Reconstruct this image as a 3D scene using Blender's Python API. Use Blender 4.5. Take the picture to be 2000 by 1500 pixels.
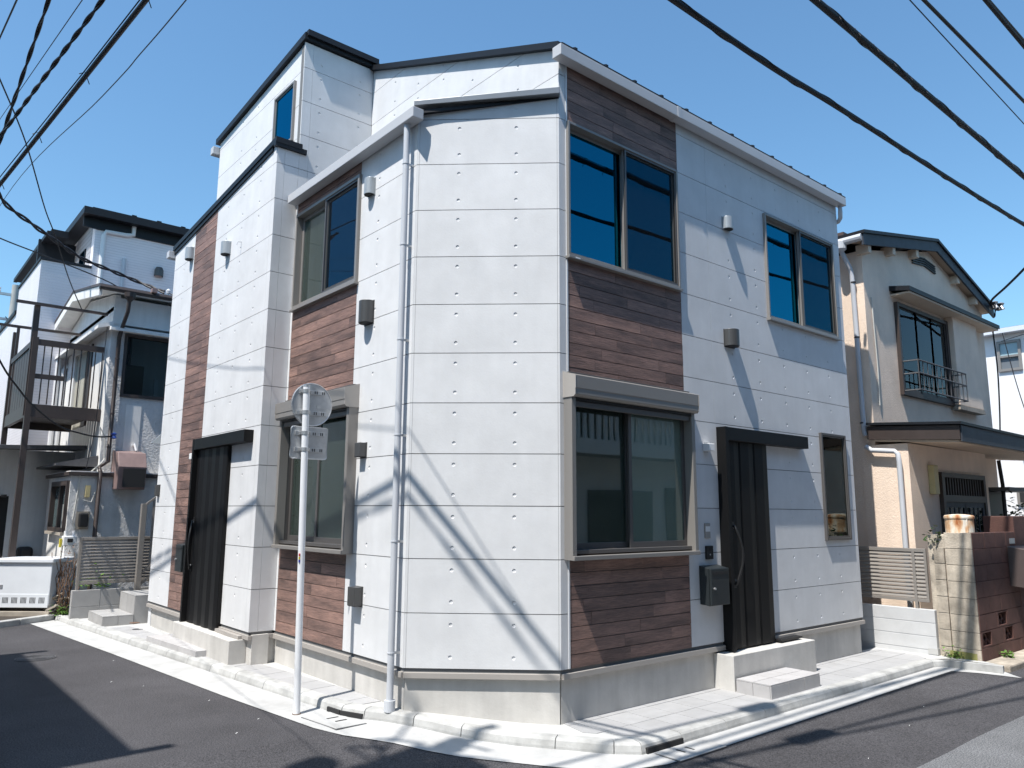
import bpy, bmesh, math, random
from mathutils import Vector, Matrix
random.seed(11)
for o in list(bpy.data.objects): bpy.data.objects.remove(o)
SC = bpy.context.scene
COL = SC.collection
R = math.radians

# ------------------------------------------------------------------ camera
CAM = Vector((-4.687, -4.8784, 1.3156))
yaw, pit, rol = 0.8688, 0.1653, 0.0060
fwd = Vector((math.cos(yaw)*math.cos(pit), math.sin(yaw)*math.cos(pit), math.sin(pit)))
rgt = Vector((math.sin(yaw), -math.cos(yaw), 0)); upv = rgt.cross(fwd)
r2 = math.cos(rol)*rgt + math.sin(rol)*upv; u2 = -math.sin(rol)*rgt + math.cos(rol)*upv
cd = bpy.data.cameras.new('camera'); cam = bpy.data.objects.new('camera', cd); COL.objects.link(cam)
M = Matrix(((r2.x, u2.x, -fwd.x, CAM.x), (r2.y, u2.y, -fwd.y, CAM.y), (r2.z, u2.z, -fwd.z, CAM.z), (0, 0, 0, 1)))
cam.matrix_world = M
cd.sensor_width = 36; cd.sensor_fit = 'HORIZONTAL'; cd.lens = 1496.8*36/2000
cd.clip_start = 0.05; cd.clip_end = 2000
SC.camera = cam

# ------------------------------------------------------------------ sky, sun, exposure
SUN_TO = Vector((-0.52, -0.12, 1.0)).normalized()
w = bpy.data.worlds.new('World'); SC.world = w; w.use_nodes = True
nt = w.node_tree; nt.nodes.clear()
sky = nt.nodes.new('ShaderNodeTexSky'); sky.sky_type = 'NISHITA'; sky.sun_disc = False
sky.sun_elevation = math.asin(SUN_TO.z); sky.sun_rotation = math.atan2(SUN_TO.x, SUN_TO.y)
sky.altitude = 0; sky.air_density = 1.25; sky.dust_density = 0.7; sky.ozone_density = 5.0
bg = nt.nodes.new('ShaderNodeBackground'); bg.inputs['Strength'].default_value = 0.125
wo = nt.nodes.new('ShaderNodeOutputWorld')
tint = nt.nodes.new('ShaderNodeVectorMath'); tint.operation = 'MULTIPLY'; tint.inputs[1].default_value = (0.83, 1.04, 1.06)
nt.links.new(sky.outputs[0], tint.inputs[0]); nt.links.new(tint.outputs[0], bg.inputs[0]); nt.links.new(bg.outputs[0], wo.inputs[0])
sd = bpy.data.lights.new('sun', 'SUN'); sd.energy = 4.8; sd.angle = R(0.53); sd.color = (1.0, 0.955, 0.89)
so = bpy.data.objects.new('sun', sd); COL.objects.link(so); so.location = (-8, -4, 20)
so.rotation_euler = (-SUN_TO).to_track_quat('-Z', 'Y').to_euler()
vs = SC.view_settings
vs.view_transform = 'Standard'; vs.look = 'None'; vs.exposure = 0.56; vs.gamma = 1.0; vs.use_curve_mapping = False
SC.render.engine = 'CYCLES'
SC.cycles.max_bounces = 8; SC.cycles.transparent_max_bounces = 12

# ------------------------------------------------------------------ materials
def new_mat(name):
    m = bpy.data.materials.new(name); m.use_nodes = True
    n = m.node_tree; b = n.nodes['Principled BSDF']
    return m, n, b
def mat(name, col, rough=0.6, metal=0.0, mot=0.0, mscale=3.0, bump=0.0, bscale=60.0, streak=0.0, spec=0.5, speck=0.0, rnd=0.0, stretch=(1, 1, 1)):
    m, n, b = new_mat(name); N = n.nodes.new; L = n.links.new
    b.inputs['Roughness'].default_value = rough; b.inputs['Metallic'].default_value = metal
    b.inputs['Specular IOR Level'].default_value = spec
    b.inputs['Base Color'].default_value = (*col, 1)
    tc = N('ShaderNodeTexCoord'); mp = N('ShaderNodeMapping'); mp.inputs['Scale'].default_value = stretch
    L(tc.outputs['Object'], mp.inputs[0])
    fac = None
    def add(sock, lo, hi):
        nonlocal fac
        mr = N('ShaderNodeMapRange'); mr.inputs[1].default_value = 0.3; mr.inputs[2].default_value = 0.7
        mr.inputs[3].default_value = lo; mr.inputs[4].default_value = hi; L(sock, mr.inputs[0])
        if fac is None: fac = mr.outputs[0]
        else:
            mu = N('ShaderNodeMath'); mu.operation = 'MULTIPLY'; L(fac, mu.inputs[0]); L(mr.outputs[0], mu.inputs[1]); fac = mu.outputs[0]
    if mot:
        t = N('ShaderNodeTexNoise'); t.inputs['Scale'].default_value = mscale; t.inputs['Detail'].default_value = 7; t.inputs['Roughness'].default_value = 0.62
        L(mp.outputs[0], t.inputs[0]); add(t.outputs['Fac'], 1-mot, 1+mot)
    if streak:
        mp2 = N('ShaderNodeMapping'); mp2.inputs['Scale'].default_value = (9, 9, 0.7); L(tc.outputs['Object'], mp2.inputs[0])
        t = N('ShaderNodeTexNoise'); t.inputs['Scale'].default_value = 1.0; t.inputs['Detail'].default_value = 4
        L(mp2.outputs[0], t.inputs[0]); add(t.outputs['Fac'], 1-streak, 1+streak*0.4)
    if speck:
        t = N('ShaderNodeTexNoise'); t.inputs['Scale'].default_value = 95; t.inputs['Detail'].default_value = 2
        L(tc.outputs['Object'], t.inputs[0]); add(t.outputs['Fac'], 1-speck, 1+speck)
    if rnd:
        oi = N('ShaderNodeObjectInfo'); mr = N('ShaderNodeMapRange'); mr.inputs[3].default_value = 1-rnd; mr.inputs[4].default_value = 1+rnd
        L(oi.outputs['Random'], mr.inputs[0])
        if fac is None: fac = mr.outputs[0]
        else:
            mu = N('ShaderNodeMath'); mu.operation = 'MULTIPLY'; L(fac, mu.inputs[0]); L(mr.outputs[0], mu.inputs[1]); fac = mu.outputs[0]
    if fac is not None:
        vm = N('ShaderNodeVectorMath'); vm.operation = 'SCALE'; vm.inputs[0].default_value = col
        L(fac, vm.inputs['Scale']); L(vm.outputs[0], b.inputs['Base Color'])
    if bump:
        t = N('ShaderNodeTexNoise'); t.inputs['Scale'].default_value = bscale; t.inputs['Detail'].default_value = 5; t.inputs['Roughness'].default_value = 0.6
        L(mp.outputs[0], t.inputs[0])
        bp = N('ShaderNodeBump'); bp.inputs['Strength'].default_value = bump; bp.inputs['Distance'].default_value = 0.01
        L(t.outputs['Fac'], bp.inputs['Height']); L(bp.outputs[0], b.inputs['Normal'])
    return m

SIDING = mat('concrete_look_siding', (0.66, 0.665, 0.675), 0.75, mot=0.07, mscale=2.6, streak=0.03, bump=0.10, bscale=55, rnd=0.018)
BACK = mat('joint_backing', (0.16, 0.165, 0.17), 0.9)
TRIMW = mat('white_end_trim', (0.72, 0.73, 0.75), 0.5)
def wood_mat(name):
    m, n, b = new_mat(name); N = n.nodes.new; L = n.links.new
    tc = N('ShaderNodeTexCoord'); sp = N('ShaderNodeSeparateXYZ'); L(tc.outputs['Object'], sp.inputs[0])
    ad = N('ShaderNodeMath'); ad.operation = 'ADD'; L(sp.outputs[0], ad.inputs[0]); L(sp.outputs[1], ad.inputs[1])
    oi = N('ShaderNodeObjectInfo'); mo = N('ShaderNodeMath'); mo.operation = 'MULTIPLY'; mo.inputs[1].default_value = 37
    L(oi.outputs['Random'], mo.inputs[0])
    cb = N('ShaderNodeCombineXYZ'); L(ad.outputs[0], cb.inputs[0]); L(mo.outputs[0], cb.inputs[1]); L(sp.outputs[2], cb.inputs[2])
    mp = N('ShaderNodeMapping'); mp.inputs['Scale'].default_value = (9, 1, 130); L(cb.outputs[0], mp.inputs[0])
    t = N('ShaderNodeTexNoise'); t.inputs['Scale'].default_value = 1; t.inputs['Detail'].default_value = 8; t.inputs['Roughness'].default_value = 0.7
    L(mp.outputs[0], t.inputs[0])
    mp2 = N('ShaderNodeMapping'); mp2.inputs['Scale'].default_value = (2.2, 1, 12); L(cb.outputs[0], mp2.inputs[0])
    t2 = N('ShaderNodeTexNoise'); t2.inputs['Scale'].default_value = 1; t2.inputs['Detail'].default_value = 5; L(mp2.outputs[0], t2.inputs[0])
    cr = N('ShaderNodeValToRGB'); e = cr.color_ramp
    e.elements[0].position = 0.0; e.elements[0].color = (0.112, 0.072, 0.063, 1)
    e.elements[1].position = 1.0; e.elements[1].color = (0.40, 0.238, 0.188, 1)
    x = e.elements.new(0.35); x.color = (0.20, 0.124, 0.104, 1)
    x = e.elements.new(0.7); x.color = (0.275, 0.168, 0.139, 1)
    rs = N('ShaderNodeMapRange'); rs.inputs[3].default_value = 0.18; rs.inputs[4].default_value = 0.68; L(oi.outputs['Random'], rs.inputs[0])
    mx = N('ShaderNodeMath'); mx.operation = 'ADD'; L(rs.outputs[0], mx.inputs[0])
    m2 = N('ShaderNodeMapRange'); m2.inputs[1].default_value = 0.25; m2.inputs[2].default_value = 0.75; m2.inputs[3].default_value = -0.4; m2.inputs[4].default_value = 0.4
    L(t2.outputs['Fac'], m2.inputs[0]); L(m2.outputs[0], mx.inputs[1]); L(mx.outputs[0], cr.inputs[0])
    mr = N('ShaderNodeMapRange'); mr.inputs[1].default_value = 0.3; mr.inputs[2].default_value = 0.7; mr.inputs[3].default_value = 0.55; mr.inputs[4].default_value = 1.35
    L(t.outputs['Fac'], mr.inputs[0])
    vm = N('ShaderNodeVectorMath'); vm.operation = 'SCALE'; L(cr.outputs[0], vm.inputs[0]); L(mr.outputs[0], vm.inputs['Scale'])
    L(vm.outputs[0], b.inputs['Base Color'])
    b.inputs['Roughness'].default_value = 0.62
    bp = N('ShaderNodeBump'); bp.inputs['Strength'].default_value = 0.8; bp.inputs['Distance'].default_value = 0.008
    L(t.outputs['Fac'], bp.inputs['Height']); L(bp.outputs[0], b.inputs['Normal'])
    return m
WOOD = wood_mat('wood_look_siding')
FOUND = mat('foundation_concrete', (0.53, 0.515, 0.49), 0.85, mot=0.16, mscale=2.0, streak=0.10, bump=0.18, bscale=40)
FLASH = mat('bronze_flashing', (0.36, 0.335, 0.31), 0.45, mot=0.03)
ALU = mat('bronze_aluminium', (0.255, 0.24, 0.225), 0.42, metal=0.2)
ALUD = mat('dark_bronze_aluminium', (0.115, 0.108, 0.105), 0.4, metal=0.3)
BLACK = mat('black_door_metal', (0.0065, 0.0065, 0.007), 0.5, mot=0.05, mscale=20, spec=0.22)
BLK = mat('black_plastic', (0.012, 0.012, 0.013), 0.5)
NAVY = mat('dark_roof_metal', (0.011, 0.013, 0.017), 0.5, metal=0.0, mot=0.1, mscale=5, spec=0.3)
GUT = mat('light_grey_gutter', (0.50, 0.505, 0.52), 0.45, mot=0.02)
PIPE = mat('grey_pipe', (0.53, 0.55, 0.585), 0.4, mot=0.03)
FMET = mat('grey_flashing_metal', (0.22, 0.23, 0.24), 0.35, metal=0.6, mot=0.08)
VENTL = mat('pale_vent_metal', (0.37, 0.40, 0.42), 0.4, metal=0.3)
VENTD = mat('dark_vent_metal', (0.085, 0.085, 0.085), 0.4, metal=0.35)
SILV = mat('galvanised_steel', (0.52, 0.53, 0.54), 0.4, metal=0.7, mot=0.12, mscale=14)
WHITE = mat('white_plastic', (0.78, 0.78, 0.78), 0.4)
POSTW = mat('white_pole_paint', (0.76, 0.77, 0.79), 0.35, mot=0.03, mscale=9)
ROOMW = mat('room_wallpaper', (0.58, 0.60, 0.56), 0.9)
CURT = mat('pale_green_curtain', (0.70, 0.84, 0.75), 0.9, mot=0.08, mscale=8, stretch=(6, 6, .5))
SLATE = mat('dark_slate_box', (0.024, 0.030, 0.033), 0.45, metal=0.2)
ASPH = mat('new_asphalt', (0.069, 0.067, 0.072), 0.88, mot=0.22, mscale=0.9, bump=0.8, bscale=120, speck=0.6, spec=0.22)
ASPO = mat('old_asphalt', (0.155, 0.158, 0.165), 0.9, mot=0.16, mscale=2.0, bump=0.9, bscale=110, speck=0.7, spec=0.3)
GUTC = mat('gutter_concrete', (0.43, 0.43, 0.425), 0.85, mot=0.16, mscale=3.5, bump=0.12, bscale=70)
KERB = mat('kerb_concrete', (0.41, 0.41, 0.40), 0.85, mot=0.24, mscale=4.5, bump=0.3, bscale=60, rnd=0.07, streak=0.1)
MORT = mat('paving_mortar', (0.46, 0.46, 0.45), 0.9, mot=0.06)
TILE = mat('paving_tile', (0.365, 0.365, 0.37), 0.7, mot=0.07, mscale=6, bump=0.06, bscale=90, rnd=0.05)
TILEG = mat('grey_step_tile', (0.36, 0.355, 0.35), 0.65, mot=0.09, mscale=6, bump=0.05, rnd=0.05)
STUCCO = mat('rough_grey_stucco', (0.62, 0.615, 0.61), 0.95, mot=0.10, mscale=2.2, streak=0.10, bump=1.6, bscale=26)
STUCW = mat('white_plaster', (0.74, 0.73, 0.71), 0.9, mot=0.07, mscale=2.5, streak=0.08, bump=0.1)
BEIGE = mat('beige_stucco', (0.82, 0.665, 0.54), 0.95, mot=0.10, mscale=1.6, streak=0.035, bump=0.7, bscale=55)
BEIGS = mat('beige_soffit', (0.62, 0.50, 0.39), 0.85, mot=0.06)
BROWNP = mat('dark_brown_paint', (0.050, 0.037, 0.033), 0.5, mot=0.12, mscale=6)
BROWNR = mat('brown_roof_sheet', (0.085, 0.058, 0.052), 0.55, mot=0.18, mscale=4)
HOODM = mat('faded_brown_metal', (0.23, 0.16, 0.15), 0.5, mot=0.16, mscale=5)
DKBLUE = mat('weathered_dark_fascia', (0.035, 0.042, 0.055), 0.6, mot=0.3, mscale=6, streak=0.15)
BLOCK = mat('old_concrete_block', (0.44, 0.385, 0.315), 0.95, mot=0.38, mscale=5, streak=0.25, bump=0.7, bscale=60, rnd=0.10)
BLOCKN = mat('new_concrete_block', (0.52, 0.525, 0.53), 0.9, mot=0.06, mscale=5, bump=0.25, bscale=80, rnd=0.03)
BRBLK = mat('brown_painted_block', (0.115, 0.055, 0.045), 0.85, mot=0.22, mscale=6, bump=0.7, bscale=70, rnd=0.08)
MORTD = mat('dark_mortar', (0.20, 0.19, 0.175), 0.95, mot=0.1)
LOUV = mat('taupe_louver_metal', (0.30, 0.275, 0.25), 0.42, metal=0.3, mot=0.03)
FRZ = mat('freezer_enamel', (0.70, 0.73, 0.77), 0.35, mot=0.04, mscale=4)
MOSS = mat('mossy_concrete', (0.26, 0.25, 0.09), 0.95, mot=0.35, mscale=9, bump=0.6)
WIRE = mat('black_cable', (0.012, 0.012, 0.016), 0.6)
WIREW = mat('pale_cable', (0.55, 0.54, 0.50), 0.6)
INSB = mat('blue_insulator', (0.03, 0.08, 0.35), 0.3)
LEAF = mat('weed_leaf', (0.10, 0.20, 0.03), 0.6, rnd=0.2, mot=0.3, mscale=9)
LEAFD = mat('dark_leaf', (0.035, 0.075, 0.02), 0.5, mot=0.3, mscale=9)
DRY = mat('dry_vine', (0.14, 0.085, 0.055), 0.9, mot=0.3, mscale=10)
SOIL = mat('dark_soil', (0.045, 0.036, 0.028), 0.95, mot=0.3, mscale=6, bump=0.8)
TIMBER = mat('grey_scrap_timber', (0.34, 0.30, 0.25), 0.9, mot=0.2, mscale=5)
IRON = mat('cast_iron', (0.075, 0.075, 0.08), 0.6, mot=0.2, mscale=20)
UPOLE = mat('concrete_pole', (0.36, 0.365, 0.35), 0.8, mot=0.06)
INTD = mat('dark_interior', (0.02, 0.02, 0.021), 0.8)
FARW = mat('bright_white_wall', (0.78, 0.78, 0.79), 0.85, mot=0.02)
CREAM = mat('yellowed_plastic', (0.50, 0.42, 0.22), 0.5, mot=0.1)

def siding_lines_mat(name, col, pitch, dark=0.62):
    m, n, b = new_mat(name); N = n.nodes.new; L = n.links.new
    tc = N('ShaderNodeTexCoord'); sp = N('ShaderNodeSeparateXYZ'); L(tc.outputs['Object'], sp.inputs[0])
    dv = N('ShaderNodeMath'); dv.operation = 'DIVIDE'; dv.inputs[1].default_value = pitch; L(sp.outputs[2], dv.inputs[0])
    fr = N('ShaderNodeMath'); fr.operation = 'FRACT'; L(dv.outputs[0], fr.inputs[0])
    cr = N('ShaderNodeValToRGB'); e = cr.color_ramp
    e.elements[0].position = 0.0; e.elements[0].color = (*[c*dark for c in col], 1)
    e.elements[1].position = 0.16; e.elements[1].color = (*col, 1)
    x = e.elements.new(0.09); x.color = (*[c*dark for c in col], 1)
    L(fr.outputs[0], cr.inputs[0])
    t = N('ShaderNodeTexNoise'); t.inputs['Scale'].default_value = 2.5; t.inputs['Detail'].default_value = 5; L(tc.outputs['Object'], t.inputs[0])
    mr = N('ShaderNodeMapRange'); mr.inputs[3].default_value = 0.9; mr.inputs[4].default_value = 1.08; L(t.outputs['Fac'], mr.inputs[0])
    vm = N('ShaderNodeVectorMath'); vm.operation = 'SCALE'; L(cr.outputs[0], vm.inputs[0]); L(mr.outputs[0], vm.inputs['Scale'])
    L(vm.outputs[0], b.inputs['Base Color']); b.inputs['Roughness'].default_value = 0.6
    bp = N('ShaderNodeBump'); bp.inputs['Strength'].default_value = 0.7; bp.inputs['Distance'].default_value = 0.012
    L(fr.outputs[0], bp.inputs['Height']); L(bp.outputs[0], b.inputs['Normal'])
    return m
SID3 = siding_lines_mat('pale_lavender_siding', (0.86, 0.82, 0.84), 0.062, .80)
SID3D = siding_lines_mat('grey_textured_siding', (0.40, 0.40, 0.42), 0.11, 0.5)

def glass_mat(name, tint=(0.75, 0.82, 0.80), ior=1.75, gcol=(0.80, 0.90, 1.0)):
    m = bpy.data.materials.new(name); m.use_nodes = True; n = m.node_tree; n.nodes.clear(); N = n.nodes.new; L = n.links.new
    o = N('ShaderNodeOutputMaterial'); mx = N('ShaderNodeMixShader'); fr = N('ShaderNodeFresnel'); fr.inputs[0].default_value = ior
    tr = N('ShaderNodeBsdfTransparent'); tr.inputs[0].default_value = (*tint, 1)
    gl = N('ShaderNodeBsdfGlossy'); gl.inputs['Roughness'].default_value = 0.004; gl.inputs[0].default_value = (*gcol, 1)
    tx = N('ShaderNodeTexCoord'); t = N('ShaderNodeTexNoise'); t.inputs['Scale'].default_value = 1.6; t.inputs['Detail'].default_value = 1
    L(tx.outputs['Object'], t.inputs[0]); bp = N('ShaderNodeBump'); bp.inputs['Strength'].default_value = 0.05; bp.inputs['Distance'].default_value = 0.02
    L(t.outputs['Fac'], bp.inputs['Height']); L(bp.outputs[0], gl.inputs['Normal'])
    L(fr.outputs[0], mx.inputs[0]); L(tr.outputs[0], mx.inputs[1]); L(gl.outputs[0], mx.inputs[2]); L(mx.outputs[0], o.inputs[0])
    return m
GLASS = glass_mat('window_glass', (0.90, 0.97, 0.94), 1.6, (0.92, 1.0, 0.97))
GLASSD = glass_mat('dull_old_glass', (0.6, 0.65, 0.65), 1.28, (0.9, 0.95, 1.0))
GLASSB = glass_mat('blue_coated_glass', (0.08, 0.15, 0.26), 2.6, (0.03, 0.62, 1.0))
def frosted_mat(name, fac, col=(0.50, 0.66, 0.58)):
    m = glass_mat(name, (0.90, 0.97, 0.94), 2.1, (0.92, 1.0, 0.97)); n = m.node_tree; N = n.nodes.new; L = n.links.new
    o = [q for q in n.nodes if q.type == 'OUTPUT_MATERIAL'][0]; src = o.inputs[0].links[0].from_socket
    df = N('ShaderNodeBsdfDiffuse'); df.inputs[0].default_value = (*col, 1); mx = N('ShaderNodeMixShader'); mx.inputs[0].default_value = fac
    L(src, mx.inputs[1]); L(df.outputs[0], mx.inputs[2]); L(mx.outputs[0], o.inputs[0])
    return m
GLASSF = frosted_mat('frosted_pane', 0.20); GLASSF2 = frosted_mat('faintly_hazed_pane', 0.05)
def screen_mat():
    m = bpy.data.materials.new('insect_mesh'); m.use_nodes = True; n = m.node_tree; b = n.nodes['Principled BSDF']; N = n.nodes.new; L = n.links.new
    b.inputs['Base Color'].default_value = (0.012, 0.012, 0.014, 1); b.inputs['Roughness'].default_value = 0.8
    b.inputs['Specular IOR Level'].default_value = 0.1
    tr = N('ShaderNodeBsdfTransparent'); mx = N('ShaderNodeMixShader'); mx.inputs[0].default_value = 0.42
    L(tr.outputs[0], mx.inputs[1]); L(b.outputs[0], mx.inputs[2]); L(mx.outputs[0], n.nodes['Material Output'].inputs[0])
    return m
SCREEN = screen_mat()
def rusty_mat():
    m, n, b = new_mat('rusty_white_enamel'); N = n.nodes.new; L = n.links.new
    tc = N('ShaderNodeTexCoord'); mp = N('ShaderNodeMapping'); mp.inputs['Scale'].default_value = (7, 7, 3); L(tc.outputs['Object'], mp.inputs[0])
    t = N('ShaderNodeTexNoise'); t.inputs['Scale'].default_value = 1; t.inputs['Detail'].default_value = 6; L(mp.outputs[0], t.inputs[0])
    cr = N('ShaderNodeValToRGB'); e = cr.color_ramp; e.elements[0].position = 0.50; e.elements[0].color = (0.70, 0.66, 0.58, 1)
    e.elements[1].position = 0.68; e.elements[1].color = (0.34, 0.11, 0.03, 1)
    x = e.elements.new(0.57); x.color = (0.62, 0.42, 0.26, 1)
    L(t.outputs['Fac'], cr.inputs[0]); L(cr.outputs[0], b.inputs['Base Color']); b.inputs['Roughness'].default_value = 0.6
    return m
RUSTY = rusty_mat()

# ------------------------------------------------------------------ geometry helpers
class Fr:
    def __init__(s, O, U, N): s.O = Vector((O[0], O[1], 0)); s.U = Vector((U[0], U[1], 0)); s.N = Vector((N[0], N[1], 0))
    def P(s, u, d, z): return s.O + s.U*u + s.N*d + Vector((0, 0, z))
WF = Fr((0, 0), (1, 0), (0, 1))                      # u=x, d=y
class MB:
    def __init__(s): s.v = []; s.f = []
    def add(s, vs, fs):
        b = len(s.v); s.v += [tuple(p) for p in vs]; s.f += [tuple(i+b for i in f) for f in fs]; return s
    def box(s, F, u0, u1, d0, d1, z0, z1):
        p = [F.P(u, d, z) for z in (z0, z1) for d in (d0, d1) for u in (u0, u1)]
        return s.add(p, [(0, 2, 3, 1), (4, 5, 7, 6), (0, 1, 5, 4), (2, 6, 7, 3), (0, 4, 6, 2), (1, 3, 7, 5)])
    def hexa(s, p):      # 8 points: bottom 4 (loop), top 4 (loop)
        return s.add(p, [(3, 2, 1, 0), (4, 5, 6, 7), (0, 1, 5, 4), (1, 2, 6, 5), (2, 3, 7, 6), (3, 0, 4, 7)])
    def prism(s, poly, off):        # poly: list of Vector, extruded by vector off
        n = len(poly); off = Vector(off); a = [Vector(p) for p in poly]; b = [p+off for p in a]
        return s.add(a+b, [tuple(range(n-1, -1, -1)), tuple(range(n, 2*n))]+[(i, (i+1) % n, n+(i+1) % n, n+i) for i in range(n)])
    def quad(s, *p): return s.add(p, [tuple(range(len(p)))])
    def tube(s, pts, r, n=8, cap=True):
        pts = [Vector(p) for p in pts]; rings = []
        rr = r if isinstance(r, (list, tuple)) else [r]*len(pts)
        ref = Vector((0, 0, 1))
        t0 = (pts[-1]-pts[0]).normalized()
        if abs(t0.z) > 0.9: ref = Vector((1, 0, 0))
        for i, p in enumerate(pts):
            t = (pts[min(i+1, len(pts)-1)]-pts[max(i-1, 0)]).normalized()
            a = t.cross(ref); a = a.normalized() if a.length > 1e-5 else t.cross(Vector((0, 1, 0))).normalized()
            b = t.cross(a)
            rings.append([p+(a*math.cos(2*math.pi*k/n)+b*math.sin(2*math.pi*k/n))*rr[i] for k in range(n)])
        vs = [q for rg in rings for q in rg]; fs = []
        for i in range(len(pts)-1):
            for k in range(n): fs.append((i*n+k, i*n+(k+1) % n, (i+1)*n+(k+1) % n, (i+1)*n+k))
        if cap:
            q = len(vs); vs = vs+rings[0]+rings[-1]
            fs += [tuple(q+k for k in range(n-1, -1, -1)), tuple(q+n+k for k in range(n))]
        return s.add(vs, fs)
    def lathe(s, c, prof, n=24):     # prof: (r,z) list, vertical axis at c
        vs = []; fs = []; m = len(prof)
        for k in range(n):
            a = 2*math.pi*k/n
            for r, z in prof: vs.append((c[0]+r*math.cos(a), c[1]+r*math.sin(a), c[2]+z))
        for k in range(n):
            for j in range(m-1):
                fs.append((k*m+j, ((k+1) % n)*m+j, ((k+1) % n)*m+j+1, k*m+j+1))
        return s.add(vs, fs)
    def build(s, name, m, parent=None, recalc=True, bevel=0.0, smooth=False):
        me = bpy.data.meshes.new(name); me.from_pydata(s.v, [], s.f); me.materials.append(m)
        if recalc:
            bm = bmesh.new(); bm.from_mesh(me); bmesh.ops.recalc_face_normals(bm, faces=bm.faces); bm.to_mesh(me); bm.free()
        if smooth:
            for p in me.polygons: p.use_smooth = len(p.vertices) == 4
        return link(name, me, parent, bevel, smooth)
def link(name, me, parent=None, bevel=0.0, smooth=False):
    o = bpy.data.objects.new(name, me); COL.objects.link(o)
    if parent is not None: adopt(o, parent)
    if bevel:
        md = o.modifiers.new('bevel', 'BEVEL'); md.width = bevel; md.segments = 2; md.limit_method = 'ANGLE'; md.angle_limit = R(40)
    return o
def adopt(o, parent):
    o.parent = parent
    mw = Matrix.Translation(parent.location) if parent.type == 'EMPTY' else Matrix.Identity(4)
    o.matrix_parent_inverse = mw.inverted()
def thing(name, label, cat, loc, group=None):
    o = bpy.data.objects.new(name, None); COL.objects.link(o); o.location = loc; o.empty_display_size = 0.2
    o['label'] = label; o['category'] = cat
    if group: o['group'] = group
    return o
def tag(o, label, cat, group=None):
    o['label'] = label; o['category'] = cat
    if group: o['group'] = group
    return o
def struct(o): o['kind'] = 'structure'; return o
def stuff(o): o['kind'] = 'stuff'; return o
def B(name, m, parent, F, *a, bevel=0.0): return MB().box(F, *a).build(name, m, parent, bevel=bevel)

def clip_above(o, co, no):
    bm = bmesh.new(); bm.from_mesh(o.data)
    bmesh.ops.bisect_plane(bm, geom=bm.verts[:]+bm.edges[:]+bm.faces[:], plane_co=co, plane_no=no, clear_outer=True)
    empty = len(bm.faces) == 0
    bm.to_mesh(o.data); bm.free()
    return empty

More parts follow.
